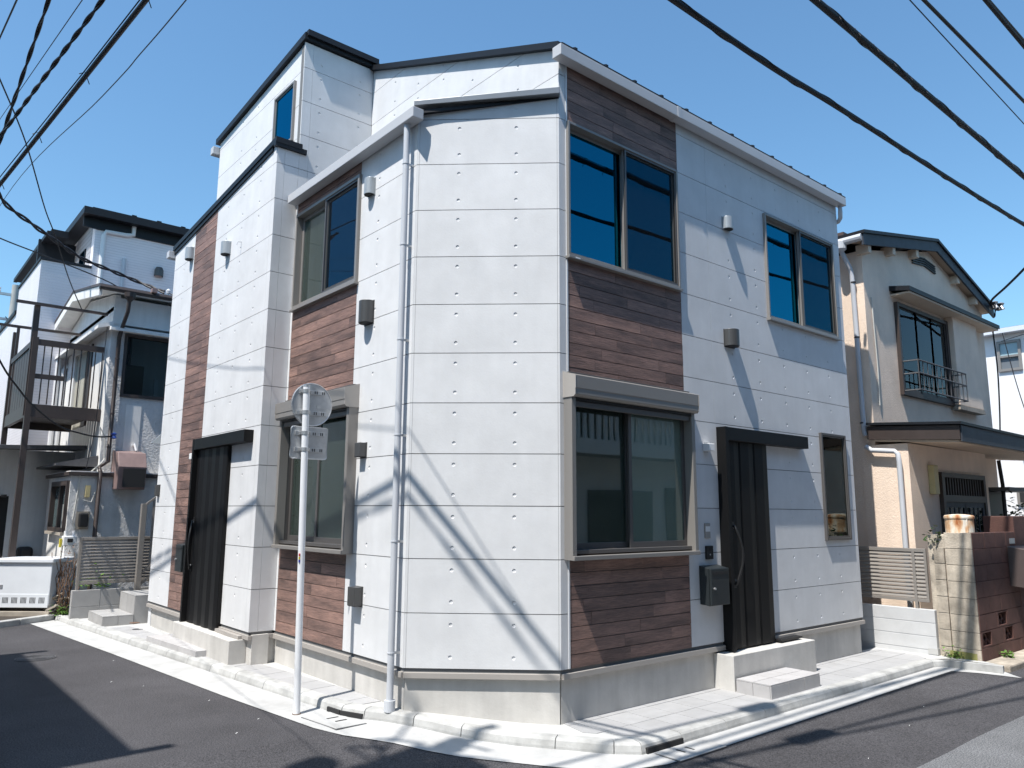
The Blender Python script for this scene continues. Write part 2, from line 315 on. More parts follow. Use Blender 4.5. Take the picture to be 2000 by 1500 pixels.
def sheet(name, m, parent, F, u0, u1, z0, z1, holes=(), dots=(), d=0.0, depth=0.016, split=False):
    """rectangular board in a wall plane, cut around openings, with real round dimples"""
    r = 0.024
    us = {u0, u1}; zs = {z0, z1}; eps = 1e-6
    hs = [h for h in holes if h[0] < u1-eps and h[1] > u0+eps and h[2] < z1-eps and h[3] > z0+eps]
    for h in hs:
        for q in h[:2]:
            if u0+eps < q < u1-eps: us.add(q)
        for q in h[2:]:
            if z0+eps < q < z1-eps: zs.add(q)
    ds = []
    for (u, z) in dots:
        if not (u0+.04 < u < u1-.04 and z0+.04 < z < z1-.04): continue
        if any(h[0]-.04 < u < h[1]+.04 and h[2]-.04 < z < h[3]+.04 for h in hs): continue
        ds.append((u, z)); us |= {u-r, u+r}; zs |= {z-r, z+r}
    us = sorted(us); zs = sorted(zs)
    nu, nz = len(us)-1, len(zs)-1
    def kind(i, j):
        if i < 0 or j < 0 or i >= nu or j >= nz: return 0
        cu, cz = (us[i]+us[i+1])/2, (zs[j]+zs[j+1])/2
        if any(h[0] < cu < h[1] and h[2] < cz < h[3] for h in hs): return 0
        for (u, z) in ds:
            if abs(cu-u) < 1e-4 and abs(cz-z) < 1e-4: return 2
        return 1
    comp = {}; nc = 0
    if split:
        for i in range(nu):
            for j in range(nz):
                if kind(i, j) and (i, j) not in comp:
                    st = [(i, j)]; comp[(i, j)] = nc
                    while st:
                        a, b = st.pop()
                        for q in ((a+1, b), (a-1, b), (a, b+1), (a, b-1)):
                            if kind(*q) and q not in comp: comp[q] = nc; st.append(q)
                    nc += 1
        if nc > 1:
            out = []
            for c_ in range(nc):
                hh = list(holes)+[(us[i], us[i+1], zs[j], zs[j+1]) for (i, j), q in comp.items() if q != c_]
                out += sheet(name, m, parent, F, u0, u1, z0, z1, hh, dots, d, depth, True)
            return out
    V = {}; vs = []; fs = []
    def vid(u, dd, z):
        k = (round(u, 5), round(dd, 5), round(z, 5))
        if k not in V: V[k] = len(vs); vs.append(F.P(u, dd, z))
        return V[k]
    any_ = False
    for i in range(nu):
        for j in range(nz):
            k = kind(i, j)
            if not k: continue
            any_ = True
            c = [(us[i], zs[j]), (us[i+1], zs[j]), (us[i+1], zs[j+1]), (us[i], zs[j+1])]
            if k == 1: fs.append([vid(a, d, b) for a, b in c])
            else:
                cu, cz = (us[i]+us[i+1])/2, (zs[j]+zs[j+1])/2
                rings = []
                for rad, dd in ((0.0175, d), (0.0135, d-0.0055)):
                    rings.append([vid(cu+rad*math.cos(a*math.pi/4), dd, cz+rad*math.sin(a*math.pi/4)) for a in range(8)])
                cor = [vid(*(c[q][0], d, c[q][1])) for q in (2, 3, 0, 1)]     # 45,135,225,315
                r0, r1 = rings
                for q in range(4):
                    fs.append([cor[q], r0[(2*q+2) % 8], r0[2*q+1], r0[2*q]])
                    fs.append([cor[q], cor[(q+1) % 4], r0[(2*q+2) % 8]])
                for q in range(8): fs.append([r0[q], r0[(q+1) % 8], r1[(q+1) % 8], r1[q]])
                fs.append(list(r1))
            for (di, dj, e) in ((-1, 0, (0, 3)), (1, 0, (1, 2)), (0, -1, (0, 1)), (0, 1, (3, 2))):
                if depth and not kind(i+di, j+dj):
                    a, b = c[e[0]], c[e[1]]
                    fs.append([vid(a[0], d, a[1]), vid(b[0], d, b[1]), vid(b[0], d-depth, b[1]), vid(a[0], d-depth, a[1])])
    if not any_: return [] if split else None
    me = bpy.data.meshes.new(name); me.from_pydata([tuple(v) for v in vs], [], fs); me.materials.append(m)
    bm = bmesh.new(); bm.from_mesh(me); bmesh.ops.recalc_face_normals(bm, faces=bm.faces)
    bm.to_mesh(me); bm.free()
    o = link(name, me, parent)
    return [o] if split else o

H = 0.455
def courses(parent, F, segs, z0, z1, holes, cols, top=None, name='siding_panel'):
    """segs: list of (u0,u1); boards of one course each"""
    for (a, b) in segs:
        i = int(math.floor(z0/H+1e-6))
        while i*H < z1-0.01:
            za, zb = max(i*H, z0), min((i+1)*H, z1)
            dots = [(u, i*H+q) for u in cols for q in (0.095, 0.360)]
            if top: dots = [(u, z) for u, z in dots if z < top[0]+top[1]*u-0.05]
            for o in sheet(name, SIDING, parent, F, a+0.0012, b-0.0012, za+0.0035, zb-0.0035, holes, dots, split=True):
                if top is not None and (top[0]+top[1]*a < zb or top[0]+top[1]*b < zb):
                    if clip_above(o, F.P(0, 0, top[0]), Vector((0, 0, 1))-F.U*top[1]): bpy.data.objects.remove(o)
            i += 1
def planks(parent, F, u0, u1, z0, z1, top=None, long=(0.55, 1.25)):
    h = H/4; i = int(math.floor(z0/h+1e-6))
    while i*h < z1-0.012:
        za, zb = max(i*h, z0), min((i+1)*h, z1)
        if zb-za > 0.02:
            u = u0; cuts = []
            x = u0-random.random()*0.8
            while x < u1:
                x += random.uniform(*long)
                if u0+0.12 < x < u1-0.12: cuts.append(x)
            ed = [u0]+cuts+[u1]
            for a, b in zip(ed, ed[1:]):
                o = MB().box(F, a+0.0012, b-0.0012, -0.016, random.uniform(-0.0008, 0.0012), za+0.0032, zb-0.0032).build('wood_plank', WOOD, parent)
                if top is not None and min(top[0]+top[1]*a, top[0]+top[1]*b) < zb:
                    if clip_above(o, F.P(0, 0, top[0]), Vector((0, 0, 1))-F.U*top[1]): bpy.data.objects.remove(o)
        i += 1

# ------------------------------------------------------------------ ground
def sm(t): t = max(0.0, min(1.0, t)); return t*t*(3-2*t)
def zg(x, y): return -0.52+0.10*sm(y/1.1)*(1-sm((x-0.3)/1.0))
def axis(lo, hi, step, far):
    a = []; q = lo
    while q < hi+1e-6: a.append(round(q, 4)); q += step
    return [-far, -far/3, -30, -16]+[v for v in a]+[16 if hi < 15 else hi+2, 30, far/3, far]
xs = axis(-12, 12, 0.25, 300); ys_ = axis(-9, 14, 0.25, 300)
mb = MB(); vs_ = [(x, y, zg(x, y)) for y in ys_ for x in xs]; nx = len(xs)
mb.add(vs_, [(j*nx+i, j*nx+i+1, (j+1)*nx+i+1, (j+1)*nx+i) for j in range(len(ys_)-1) for i in range(nx-1)])
struct(mb.build('asphalt_road', ASPH, recalc=False))
# older, paler asphalt on the far half of the right hand street
mb = MB(); N_ = 40
e = [(0.2+(60-0.2)*(k/N_)**2, -2.22+0.010*math.sin(k*1.7)) for k in range(N_+1)]
for k in range(N_):
    a, b = e[k], e[k+1]
    mb.quad((a[0], -7.2, -0.515), (b[0], -7.2, -0.515), (b[0], b[1], -0.515), (a[0], a[1], -0.515))
struct(mb.build('old_asphalt_road', ASPO, recalc=False))

KL = [(-2.07, 9.35), (-1.72, 5.6), (-1.44, 2.7), (-1.31, 1.35), (-1.22, 1.12), (-0.97, .75), (-.74, .40), (-.30, -.24), (-.04, -.62), (.12, -.76), (.6, -.77), (5.5, -.77), (5.76, -.92), (5.87, -1.42)]
RL = [(-2.44, 9.15), (-2.09, 5.6), (-1.83, 2.7), (-1.66, 1.15), (-1.55, .86), (-1.28, .55), (-.98, .08), (-.60, -.52), (-.34, -.88), (.10, -1.02), (.6, -1.03), (5.45, -.99), (5.58, -1.25), (5.66, -1.66)]
IL = [(-.95, 9.2), (-1.1, 5.6), (-.85, 2.7), (-.85, 1.35), (-.85, 1.1), (-.75, .85), (-.5, .6), (0, .1), (.05, .1), (.12, .1), (.6, .1), (5.5, .12), (6.05, .12), (6.05, -1.0)]
def densify(*lines, step=0.2):
    out = [[] for _ in lines]
    for k in range(len(lines[0])-1):
        n = max(1, int(max((Vector(l[k+1])-Vector(l[k])).length for l in lines)/step))
        for q in range(n):
            for o, l in zip(out, lines): o.append(Vector(l[k]).lerp(Vector(l[k+1]), q/n))
    for o, l in zip(out, lines): o.append(Vector(l[-1]))
    return out
kd, rd, idn = densify(KL, RL, IL)
mb = MB()
for k in range(len(kd)-1):
    q = [rd[k], rd[k+1], kd[k+1], kd[k]]
    # apron: slightly dished
    mid = [(rd[k]+kd[k])/2, (rd[k+1]+kd[k+1])/2]
    zz = lambda p, h: (p.x, p.y, zg(p.x, p.y)+h)
    mb.quad(zz(rd[k], .006), zz(rd[k+1], .006), zz(mid[1], .002+.004), zz(mid[0], .002+.004))
    ki0 = kd[k]+(kd[k]-rd[k]).normalized()*.05; ki1 = kd[k+1]+(kd[k+1]-rd[k+1]).normalized()*.05
    mb.quad(zz(mid[0], .006), zz(mid[1], .006), zz(ki1, .012), zz(ki0, .012))
GUTTER = struct(mb.build('gutter_apron', GUTC, recalc=False))
mb = MB()
for k in range(len(kd)-1):
    a, b = kd[k].lerp(idn[k], .12), kd[k+1].lerp(idn[k+1], .12)
    zz = lambda p: (p.x, p.y, zg(p.x, p.y)+.079)
    mb.quad(zz(a), zz(b), zz(idn[k+1]), zz(idn[k]))
PAVE = struct(mb.build('pavement', MORT, recalc=False))
# kerb stones, one object each
KERBP = bpy.data.objects.new('kerb', None); COL.objects.link(KERBP); struct(KERBP)
def outward(a, b):
    t = (b-a).normalized(); n = Vector((t.y, -t.x))
    if (a+n*0.3-Vector((2, 3))).length < (a-n*0.3-Vector((2, 3))).length: n = -n
    return n
KP = [Vector(p) for p in KL]; SN = [outward(p, q) for p, q in zip(KP, KP[1:])]; VN = [SN[0]]
for p, q in zip(SN, SN[1:]):
    m_ = (p+q).normalized(); VN.append(m_/max(.5, m_.dot(p)))
VN.append(SN[-1])
def kerb_stone(a, b, na, nb):
    t = (b-a).normalized(); g = 0.0035
    prof = [(0.012, -0.05), (0.006, 0.03), (-0.006, 0.071), (-0.02, 0.084), (-0.04, 0.088), (-0.125, 0.088), (-0.125, -0.05)]
    L_ = (b-a).length; K = max(1, int(L_/0.2)); vs = []; fs = []
    m = len(prof)
    for k in range(K+1):
        f = k/K; p = a+t*(g+(L_-2*g)*f); n = na.lerp(nb, f)
        for (o, h) in prof: q = p+n*o; vs.append((q.x, q.y, zg(p.x, p.y)+h))
    for k in range(K):
        for j in range(m-1): fs.append((k*m+j, k*m+j+1, (k+1)*m+j+1, (k+1)*m+j))
    fs += [tuple(range(m)), tuple(range(K*m+m-1, K*m-1, -1))]
    MB().add(vs, fs).build('kerb_stone', KERB, KERBP)
for k in range(len(KP)-1):
    a, b = KP[k], KP[k+1]; L_ = (b-a).length; n = max(1, round(L_/0.6))
    for q in range(n):
        na = VN[k] if q == 0 else SN[k]; nb = VN[k+1] if q == n-1 else SN[k]
        kerb_stone(a.lerp(b, q/n), a.lerp(b, (q+1)/n), na, nb)
# cross kerb at the far end of the left street
for q in range(5):
    a = Vector((-2.07, 9.38)).lerp(Vector((-4.6, 8.0)), q/5); b = Vector((-2.07, 9.38)).lerp(Vector((-4.6, 8.0)), (q+1)/5)
    t = (b-a).normalized(); n = Vector((t.y, -t.x))
    if n.y > 0: n = -n
    P = [Vector((p.x, p.y, z)) for z in (-0.5, -0.33) for p in (a+t*.003, b-t*.003, b-t*.003-n*.13, a+t*.003-n*.13)]
    MB().hexa(P).build('kerb_stone', KERB, KERBP, bevel=0.012)
mb = MB(); mb.quad((-2.42, 9.2, -.4135), (-5.0, 7.75, -.4135), (-4.9, 8.0, -.4125), (-2.05, 9.5, -.4125)); struct(mb.build('gutter_apron', GUTC, recalc=False))
# yard soil behind the cross kerb
mb = MB(); mb.quad((-4.6, 8.1, -.36), (-2.0, 9.5, -.36), (-1.95, 9.0, -.36), (-1.9, 8.8, -.36), (5, 8.8, -.36), (5, 18, -.36), (-9, 18, -.36), (-9, 8, -.36)); struct(mb.build('yard_soil', SOIL, recalc=False))

def clip_poly(poly, conv):
    out = poly
    for i in range(len(conv)):
        a, b = Vector(conv[i]), Vector(conv[(i+1) % len(conv)]); e = b-a; nxt = []
        side = lambda p: e.x*(p.y-a.y)-e.y*(p.x-a.x)
        for k in range(len(out)):
            p, q = out[k], out[(k+1) % len(out)]; sp, sq = side(p), side(q)
            if sp >= 0: nxt.append(p)
            if (sp >= 0) != (sq >= 0): nxt.append(p.lerp(q, sp/(sp-sq)))
        out = nxt
        if len(out) < 3: return []
    return out
def tiles(region, org, du, size, nu, nv, parent, material, lift=0.085, rowoff=0):
    du = Vector(du).normalized(); dv = Vector((-du.y, du.x))
    for i in range(nu):
        for j in range(nv):
            g = 0.0035; o = Vector(org)
            c = [(i*size+g, j*size+g), ((i+1)*size-g, j*size+g), ((i+1)*size-g, (j+1)*size-g), (i*size+g, (j+1)*size-g)]
            p = clip_poly([o+du*a+dv*b for a, b in c], region)
            if len(p) < 3: continue
            ar = abs(sum(p[k].x*p[(k+1) % len(p)].y-p[(k+1) % len(p)].x*p[k].y for k in range(len(p))))/2
            if ar < 0.004: continue
            n = len(p); hh = random.uniform(-.0006, .0006)
            vs = [(q.x, q.y, zg(q.x, q.y)+.070) for q in p]+[(q.x, q.y, zg(q.x, q.y)+lift+hh) for q in p]
            MB().add(vs, [tuple(range(n, 2*n))]+[(k, (k+1) % n, n+(k+1) % n, n+k) for k in range(n)]).build('paving_tile', material, parent, recalc=False)
tiles([(.30, -.645), (5.62, -.645), (5.75, -.5), (5.78, .03), (.06, .03), (.0, -.25)], (-.15, -.645), (1, 0), 0.303, 21, 3, PAVE, TILE)
sl = (Vector((-1.44, 2.7))-Vector((-2.07, 9.35))).normalized()
tiles([(-1.19, 1.30), (-.955, 1.30), (-.955, 3.60), (-1.405, 3.60)], (-.83, .6), (-.0947, 1), 0.303, 12, 4, PAVE, TILE)
tiles([(-1.405, 3.605), (-1.232, 3.605), (-1.232, 7.40), (-1.76, 7.40)], (-.83, .6), (-.0947, 1), 0.303, 26, 4, PAVE, TILE)
# manhole, drain covers, kerb inlets
mh = thing('manhole_cover', 'round iron manhole cover at the edge of the shade on the left street', 'manhole cover', (-2.86, 5.95, -.42))
MB().lathe((-2.86, 5.95, -.42), [(0, .0055), (.19, .0055), (.19, .004)], 28).build('cover', IRON, mh)
MB().lathe((-2.86, 5.95, -.42), [(.197, .004), (.197, .0065), (.215, .0065), (.215, .004)], 28).build('ring', IRON, mh)
for k in range(5):
    MB().lathe((-2.86, 5.95, -.42), [(.03+.034*k, .0055), (.03+.034*k, .009), (.044+.034*k, .009), (.044+.034*k, .0055)], 24).build('raised_ring', IRON, mh)
def drain(label, pts, slots, z):
    # pts: four ground corners of the lid
    c = sum((Vector(p) for p in pts), Vector((0, 0)))/4
    t = thing('drain_cover', label, 'drain cover', (c.x, c.y, z))
    p = [Vector(q) for q in pts]
    rim = [q+(q-c)*0.03 for q in p]
    zt = lambda q, h: Vector((q.x, q.y, zg(q.x, q.y)+h))
    MB().hexa([zt(q, -.03) for q in rim]+[zt(q, .0105) for q in rim]).build('rim', IRON, t)
    MB().hexa([zt(q, -.02) for q in p]+[zt(q, .0145) for q in p]).build('lid', GUTC, t)
    u = (p[1]-p[0]); v = (p[3]-p[0])
    for s in slots:
        a = p[0]+u*s+v*.42; b = p[0]+u*s+v*.80; w_ = u.normalized()*.011
        q = [a-w_, a+w_, b+w_, b-w_]
        MB().hexa([zt(r_, .005) for r_ in q]+[zt(r_, .0155) for r_ in q]).build('slot', INTD, t)
    return t
drain('concrete drain cover with two slots beside the white sign pole', [(-1.60, 1.50), (-1.54, 1.00), (-1.27, 1.00), (-1.33, 1.50)], (.38, .62), -.43)
drain('concrete drain cover with two slots at the right street corner', [(.22, -1.05), (.80, -1.05), (.80, -.81), (.22, -.81)], (.33, .52), -.52)
for (p, q) in (((-1.330, 1.55), (-1.312, 1.36)), ((-1.312, 1.352), (-1.226, 1.128))):
    p, q = Vector(p), Vector(q); n = outward(p, q)
    P_ = [Vector((v.x, v.y, zg(v.x, v.y)+h)) for h in (.012, .050) for v in (p+n*.0165, q+n*.0165, q-n*.02, p-n*.02)]
    MB().hexa(P_).build('kerb_inlet', INTD, KERBP)
o = MB().box(WF, .16, .60, -.786, -.70, -.512, -.468).build('kerb_inlet', INTD, KERBP)
# asphalt chips of pale paint on the road
chips = [(-2.2, 5.2), (-2.5, 4.0), (-2.3, 3.6), (-2.0, 2.6), (-2.2, 1.4), (2.6, -1.7), (3.4, -1.5), (1.4, -1.9), (-1.9, 1.7)]
mb = MB()
for (x, y) in chips:
    a = random.random()*3; L_ = random.uniform(.008, .018)
    z = zg(x, y)+.003
    mb.quad((x, y, z), (x+L_, y+.3*L_, z+.004), (x+L_*.9, y+.7*L_, z+.004), (x-.2*L_, y+.4*L_, z))
stuff(mb.build('road_grit', WHITE, recalc=False))

# ------------------------------------------------------------------ the corner house
XW, YA, XC, YS, XR, YL, XT = -0.9836, 0.9131, -1.2634, 3.587, 5.39, 7.385, -0.963
HOUSE = thing('corner_house', 'new two storey corner house in pale concrete look panels with brown plank strips', 'house', (0, 0, -0.43))
FR = Fr((0, 0), (1, 0), (0, -1)); FLW = Fr((XW, 0), (0, 1), (-1, 0)); FC = Fr((XC, 0), (0, 1), (-1, 0)); FS = Fr((0, YS), (1, 0), (0, -1))
FW = Fr((0, 0), (0, 1), (-1, 0)); FT = Fr((XT, 0), (0, 1), (-1, 0))
La = math.hypot(XW, YA); FF = Fr((XW, YA), (-XW/La, -YA/La), (-YA/La, XW/La))
w_rup = (.09, 1.755, 3.66, 5.0); w_rlo = (.055, 1.805, .955, 2.56); w_rri = (3.47, 5.17, 3.64, 4.975); w_rsl = (4.535, 5.168, .988, 2.33); w_rdo = (2.335, 3.25, -.1, 2.235)
w_lup = (1.965, 3.50, 3.645, 4.82); w_llo = (1.865, 3.47, .955, 2.56); w_fdo = (4.435, 5.555, -.1, 2.235); w_tw = (3.83, 4.455, 5.93, 6.75)
wins_r = [w_rup, w_rlo, w_rri, w_rsl, w_rdo]
# right face
wood_r = [(.108, 1.79, -.1, 9)]
courses(HOUSE, FR, [(0, .084)], 0, 5.62, [], [])
for (za, zb) in ((0, .953), (2.562, 3.658), (5.002, 5.62)): planks(HOUSE, FR, .108, 1.79, za, zb)
B('end_trim', TRIMW, HOUSE, FR, .086, .104, -.014, .006, .004, 5.6)
courses(HOUSE, FR, [(1.792, 2.31), (2.31, 5.29), (5.29, XR)], 0, 5.62, wins_r, [2.70, 3.245, 3.79, 4.335, 4.88])
# left face
courses(HOUSE, FLW, [(YA, YA+.1), (YA+.1, 1.985)], 0, 5.02, [w_lup, w_llo], [1.6])
courses(HOUSE, FLW, [(3.535, YS-.001)], 0, 5.02, [w_llo], [])
for (za, zb) in ((0, .953), (2.562, 3.643), (4.822, 5.0)): planks(HOUSE, FLW, 1.987, 3.533, za, zb)
# canted front face
courses(HOUSE, FF, [(0, .022), (.022, La-.018), (La-.018, La)], 0, 5.3, [], [.40, .94], top=(5.09, .085))
# return face, tower side, upper wall, tower, far left face
courses(HOUSE, FS, [(XC, XC+.1), (XC+.1, XW)], 0, 5.70, [], [])
courses(HOUSE, FS, [(XW, -.865), (-.865, -.002)], 4.6, 7.17, [], [-.75, -.2])
courses(HOUSE, FW, [(0, YS-.002)], 4.6, 7.3, [], [.6, 1.37, 1.93, 2.47, 3.01], top=(5.75, .404))
courses(HOUSE, FT, [(YS, 6.58)], 5.0, 7.3, [w_tw], [5.1, 5.65], top=(7.17+.08*YS, -.08))
zt_f = (5.70+.094*YS, -.094)
courses(HOUSE, FC, [(YS, YS+.1), (YS+.1, 5.553)], 0, 5.80, [w_fdo], [4.05, 4.6, 5.14], top=zt_f)
courses(HOUSE, FC, [(6.452, YL-.1), (YL-.1, YL)], 0, 5.80, [], [6.9], top=zt_f)
planks(HOUSE, FC, 5.556, 6.45, 0, 5.80, top=zt_f, long=(.5, 1.4))
# backing sheets with the same openings
def backing(F, u0, u1, z0, z1, holes, top=None):
    o = sheet('wall_backing', BACK, HOUSE, F, u0, u1, z0, z1, holes, (), d=-.0125, depth=0.09)
    if top: clip_above(o, F.P(0, 0, top[0]), Vector((0, 0, 1))-F.U*top[1])
backing(FR, .012, XR-.005, -.03, 5.64, wins_r)
backing(FLW, YA+.005, YS-.01, -.03, 5.02, [w_lup, w_llo])
backing(FF, .004, La-.004, -.03, 5.3, [], top=(5.08, .085))
backing(FS, XC+.02, XW-.003, -.03, 5.69, []); backing(FS, XW+.005, -.01, 4.7, 7.15, [])
backing(FW, .02, YS-.02, 4.7, 7.25, [], top=(5.73, .404)); backing(FT, YS+.02, 6.57, 5.1, 7.2, [w_tw], top=(7.14+.08*YS, -.08))
backing(FC, YS+.02, YL-.01, -.03, 5.75, [w_fdo], top=(zt_f[0]-.02, -.094))
# hidden rear walls
mb = MB(); mb.box(WF, XR-.12, XR-.001, .1, YL, -.5, 5.7); mb.box(WF, XC+.02, XR-.12, YL-.12, YL-.001, -.5, 5.3); mb.box(WF, -.9, XR-.2, 6.46, 6.579, 5.2, 6.9); mb.build('rear_wall', SIDING, HOUSE)
# foundations and flashing strips
def base_strip(F, u0, u1, e0=0, e1=0, ext=0):
    zmin = -.75
    B('foundation', FOUND, HOUSE, F, u0, u1+ext, -.22, -.032, zmin, -.026)
    B('drip_flashing', FLASH, HOUSE, F, u0-e0, u1+e1, -.03, .016, -.078, -.030, bevel=0.003)
base_strip(FR, .034, XR-.03, .02, .045); base_strip(FF, .012, La-.012, .004, .004); base_strip(FLW, YA+.024, YS-.03, .02, .0, .12)
base_strip(FS, XC+.031, XW+.03, .028, 0, .05); base_strip(FC, YS-.03, YL-.03, .002, .03)
# roofs
mb = MB()
th = .05
def slab(pts, t=.05):
    a = [Vector(p) for p in pts]; return MB().prism(a, (0, 0, t))
slab([(-.06, -.12, 5.705-.05), (XR+.06, -.12, 5.655), (XR+.06, YS+.1, 5.655+.404*(YS+.22)), (-.06, YS-.02, 5.655+.404*(YS+.1))], .05).build('main_roof', NAVY, HOUSE)
MB().hexa([Vector(p) for p in ((-.055, -.05, 5.685), (.01, -.05, 5.685), (.01, YS, 5.685+.404*(YS+.05)), (-.055, YS, 5.685+.404*(YS+.05)), (-.055, -.05, 5.755), (.01, -.05, 5.755), (.01, YS, 5.755+.404*(YS+.05)), (-.055, YS, 5.755+.404*(YS+.05)))]).build('rake_fascia', NAVY, HOUSE)
for k in range(13):
    x = .12+k*.435
    MB().hexa([Vector(p) for p in ((x, -.11, 5.70), (x+.03, -.11, 5.70), (x+.03, 3.4, 5.70+.404*3.51), (x, 3.4, 5.70+.404*3.51), (x, -.11, 5.735), (x+.03, -.11, 5.735), (x+.03, 3.4, 5.735+.404*3.51), (x, 3.4, 5.735+.404*3.51))]).build('roof_seam', NAVY, HOUSE)
    if k % 1 == 0:
        B('snow_guard', NAVY, HOUSE, WF, x+.13, x+.21, -.02, .02, 5.735, 5.795)
z_t = 7.185
MB().hexa([Vector(p) for p in ((XT-.05, YS-.05, z_t), (XR+.05, YS-.05, z_t), (XR+.05, 6.66, z_t-.246), (XT-.05, 6.66, z_t-.246), (XT-.05, YS-.05, z_t+.085), (XR+.05, YS-.05, z_t+.085), (XR+.05, 6.66, z_t-.161), (XT-.05, 6.66, z_t-.161))]).build('tower_roof', NAVY, HOUSE)
MB().hexa([Vector(p) for p in ((XT-.02, YS-.09, z_t+.04), (.03, YS-.09, z_t+.04), (.03, YS+.06, z_t+.06), (XT-.02, YS+.06, z_t+.06), (XT-.02, YS-.085, z_t+.12), (.03, YS-.085, z_t+.12), (.03, YS+.06, z_t+.12), (XT-.02, YS+.06, z_t+.12))]).build('ridge_cap', NAVY, HOUSE)
zp = 5.70
MB().hexa([Vector(p) for p in ((XC-.035, YS-.04, zp), (XT+.0, YS-.04, zp), (XT+.0, YL+.05, zp-.36), (XC-.035, YL+.05, zp-.36), (XC-.035, YS-.04, zp+.07), (XT, YS-.04, zp+.07), (XT, YL+.05, zp-.29), (XC-.035, YL+.05, zp-.29))]).build('lower_roof', NAVY, HOUSE)
MB().hexa([Vector(p) for p in ((XC-.02, YS+.1, zp-.065), (XC, YS+.1, zp-.065), (XC, YL+.03, zp-.36-.06), (XC-.02, YL+.03, zp-.42), (XC-.02, YS+.1, zp), (XC, YS+.1, zp), (XC, YL+.03, zp-.35), (XC-.02, YL+.03, zp-.35))]).build('verge_trim', NAVY, HOUSE)
slab([(XC, 6.55, 5.36), (XR, 6.55, 5.36), (XR, YL, 5.30), (XC, YL, 5.30)], .06).build('rear_roof', NAVY, HOUSE)
# flashing over the small return of the parapet
B('parapet_flashing', NAVY, HOUSE, FS, XC-.04, -.90, -.02, .035, 5.655, 5.715)
# bay roof and its verge
slab([(XW-.06, YA-.02, 5.04), (.0, .0, 5.20), (.0, YS, 5.20), (XW-.06, YS, 5.04)], .03).build('bay_roof', NAVY, HOUSE)
zA, zB = 5.115, 5.215
P = lambda u, d, z: FF.P(u, d, z)
MB().hexa([P(-.03, -.03, zA), P(La+.01, -.03, zB), P(La+.01, .075, zB), P(-.03, .075, zA), P(-.03, -.03, zA+.05), P(La+.01, -.03, zB+.066), P(La+.01, .075, zB+.066), P(-.03, .075, zA+.05)]).build('bay_verge', FMET, HOUSE, bevel=.004)
# gutters
def box_gutter(F, u0, u1, d0, d1, z0, z1):
    return B('box_gutter', GUT, HOUSE, F, u0, u1, d0, d1, z0, z1, bevel=.006)
box_gutter(FR, -.10, 5.425, .018, .135, 5.56, 5.675)
box_gutter(FLW, .80, 3.545, .012, .132, 4.955, 5.06)
B('gutter_joint', GUT, HOUSE, FR, 1.66, 1.72, .014, .139, 5.556, 5.679); 
B('box_gutter', GUT, HOUSE, WF, XT-.10, XR, 6.60, 6.72, 6.76, 6.88, bevel=.006)
B('box_gutter', GUT, HOUSE, WF, XC-.10, XR, 7.40, 7.52, 5.22, 5.33, bevel=.006)
for k in range(6): B('snow_guard', NAVY, HOUSE, FLW, 1.15+k*.44, 1.18+k*.44, -.02, .02, 5.07, 5.13)
# downpipe at the canted corner
yp, dp = .975, .082
mb = MB(); mb.tube([FLW.P(yp, dp, 4.96), FLW.P(yp, dp, -.30)], .030, 16); DP_ = mb.build('downpipe', PIPE, HOUSE, smooth=True)
for z in (4.55, 3.75, 2.85, 1.98, 1.05, .12):
    MB().tube([FLW.P(yp, dp, z), FLW.P(yp, dp, z+.012)], .034, 16).build('pipe_collar', PIPE, DP_)
    MB().box(FLW, yp-.012, yp+.004, 0, dp-.028, z-.005, z+.015).build('pipe_bracket', SILV, DP_)
MB().tube([FLW.P(yp, dp, -.345), FLW.P(yp, dp, -.255)], .048, 18).build('pipe_socket', PIPE, DP_)
MB().tube([FR.P(5.36, .075, 5.57), FR.P(5.36, .075, 5.47), FR.P(5.40, .05, 5.40), FR.P(5.44, .0, 5.375), FR.P(5.44, -.12, 5.36)], .03, 12).build('gutter_outlet', PIPE, HOUSE, smooth=True)
MB().tube([FR.P(5.44, -.12, 5.36), FR.P(5.44, -.12, -.4)], .03, 10).build('downpipe', PIPE, HOUSE)

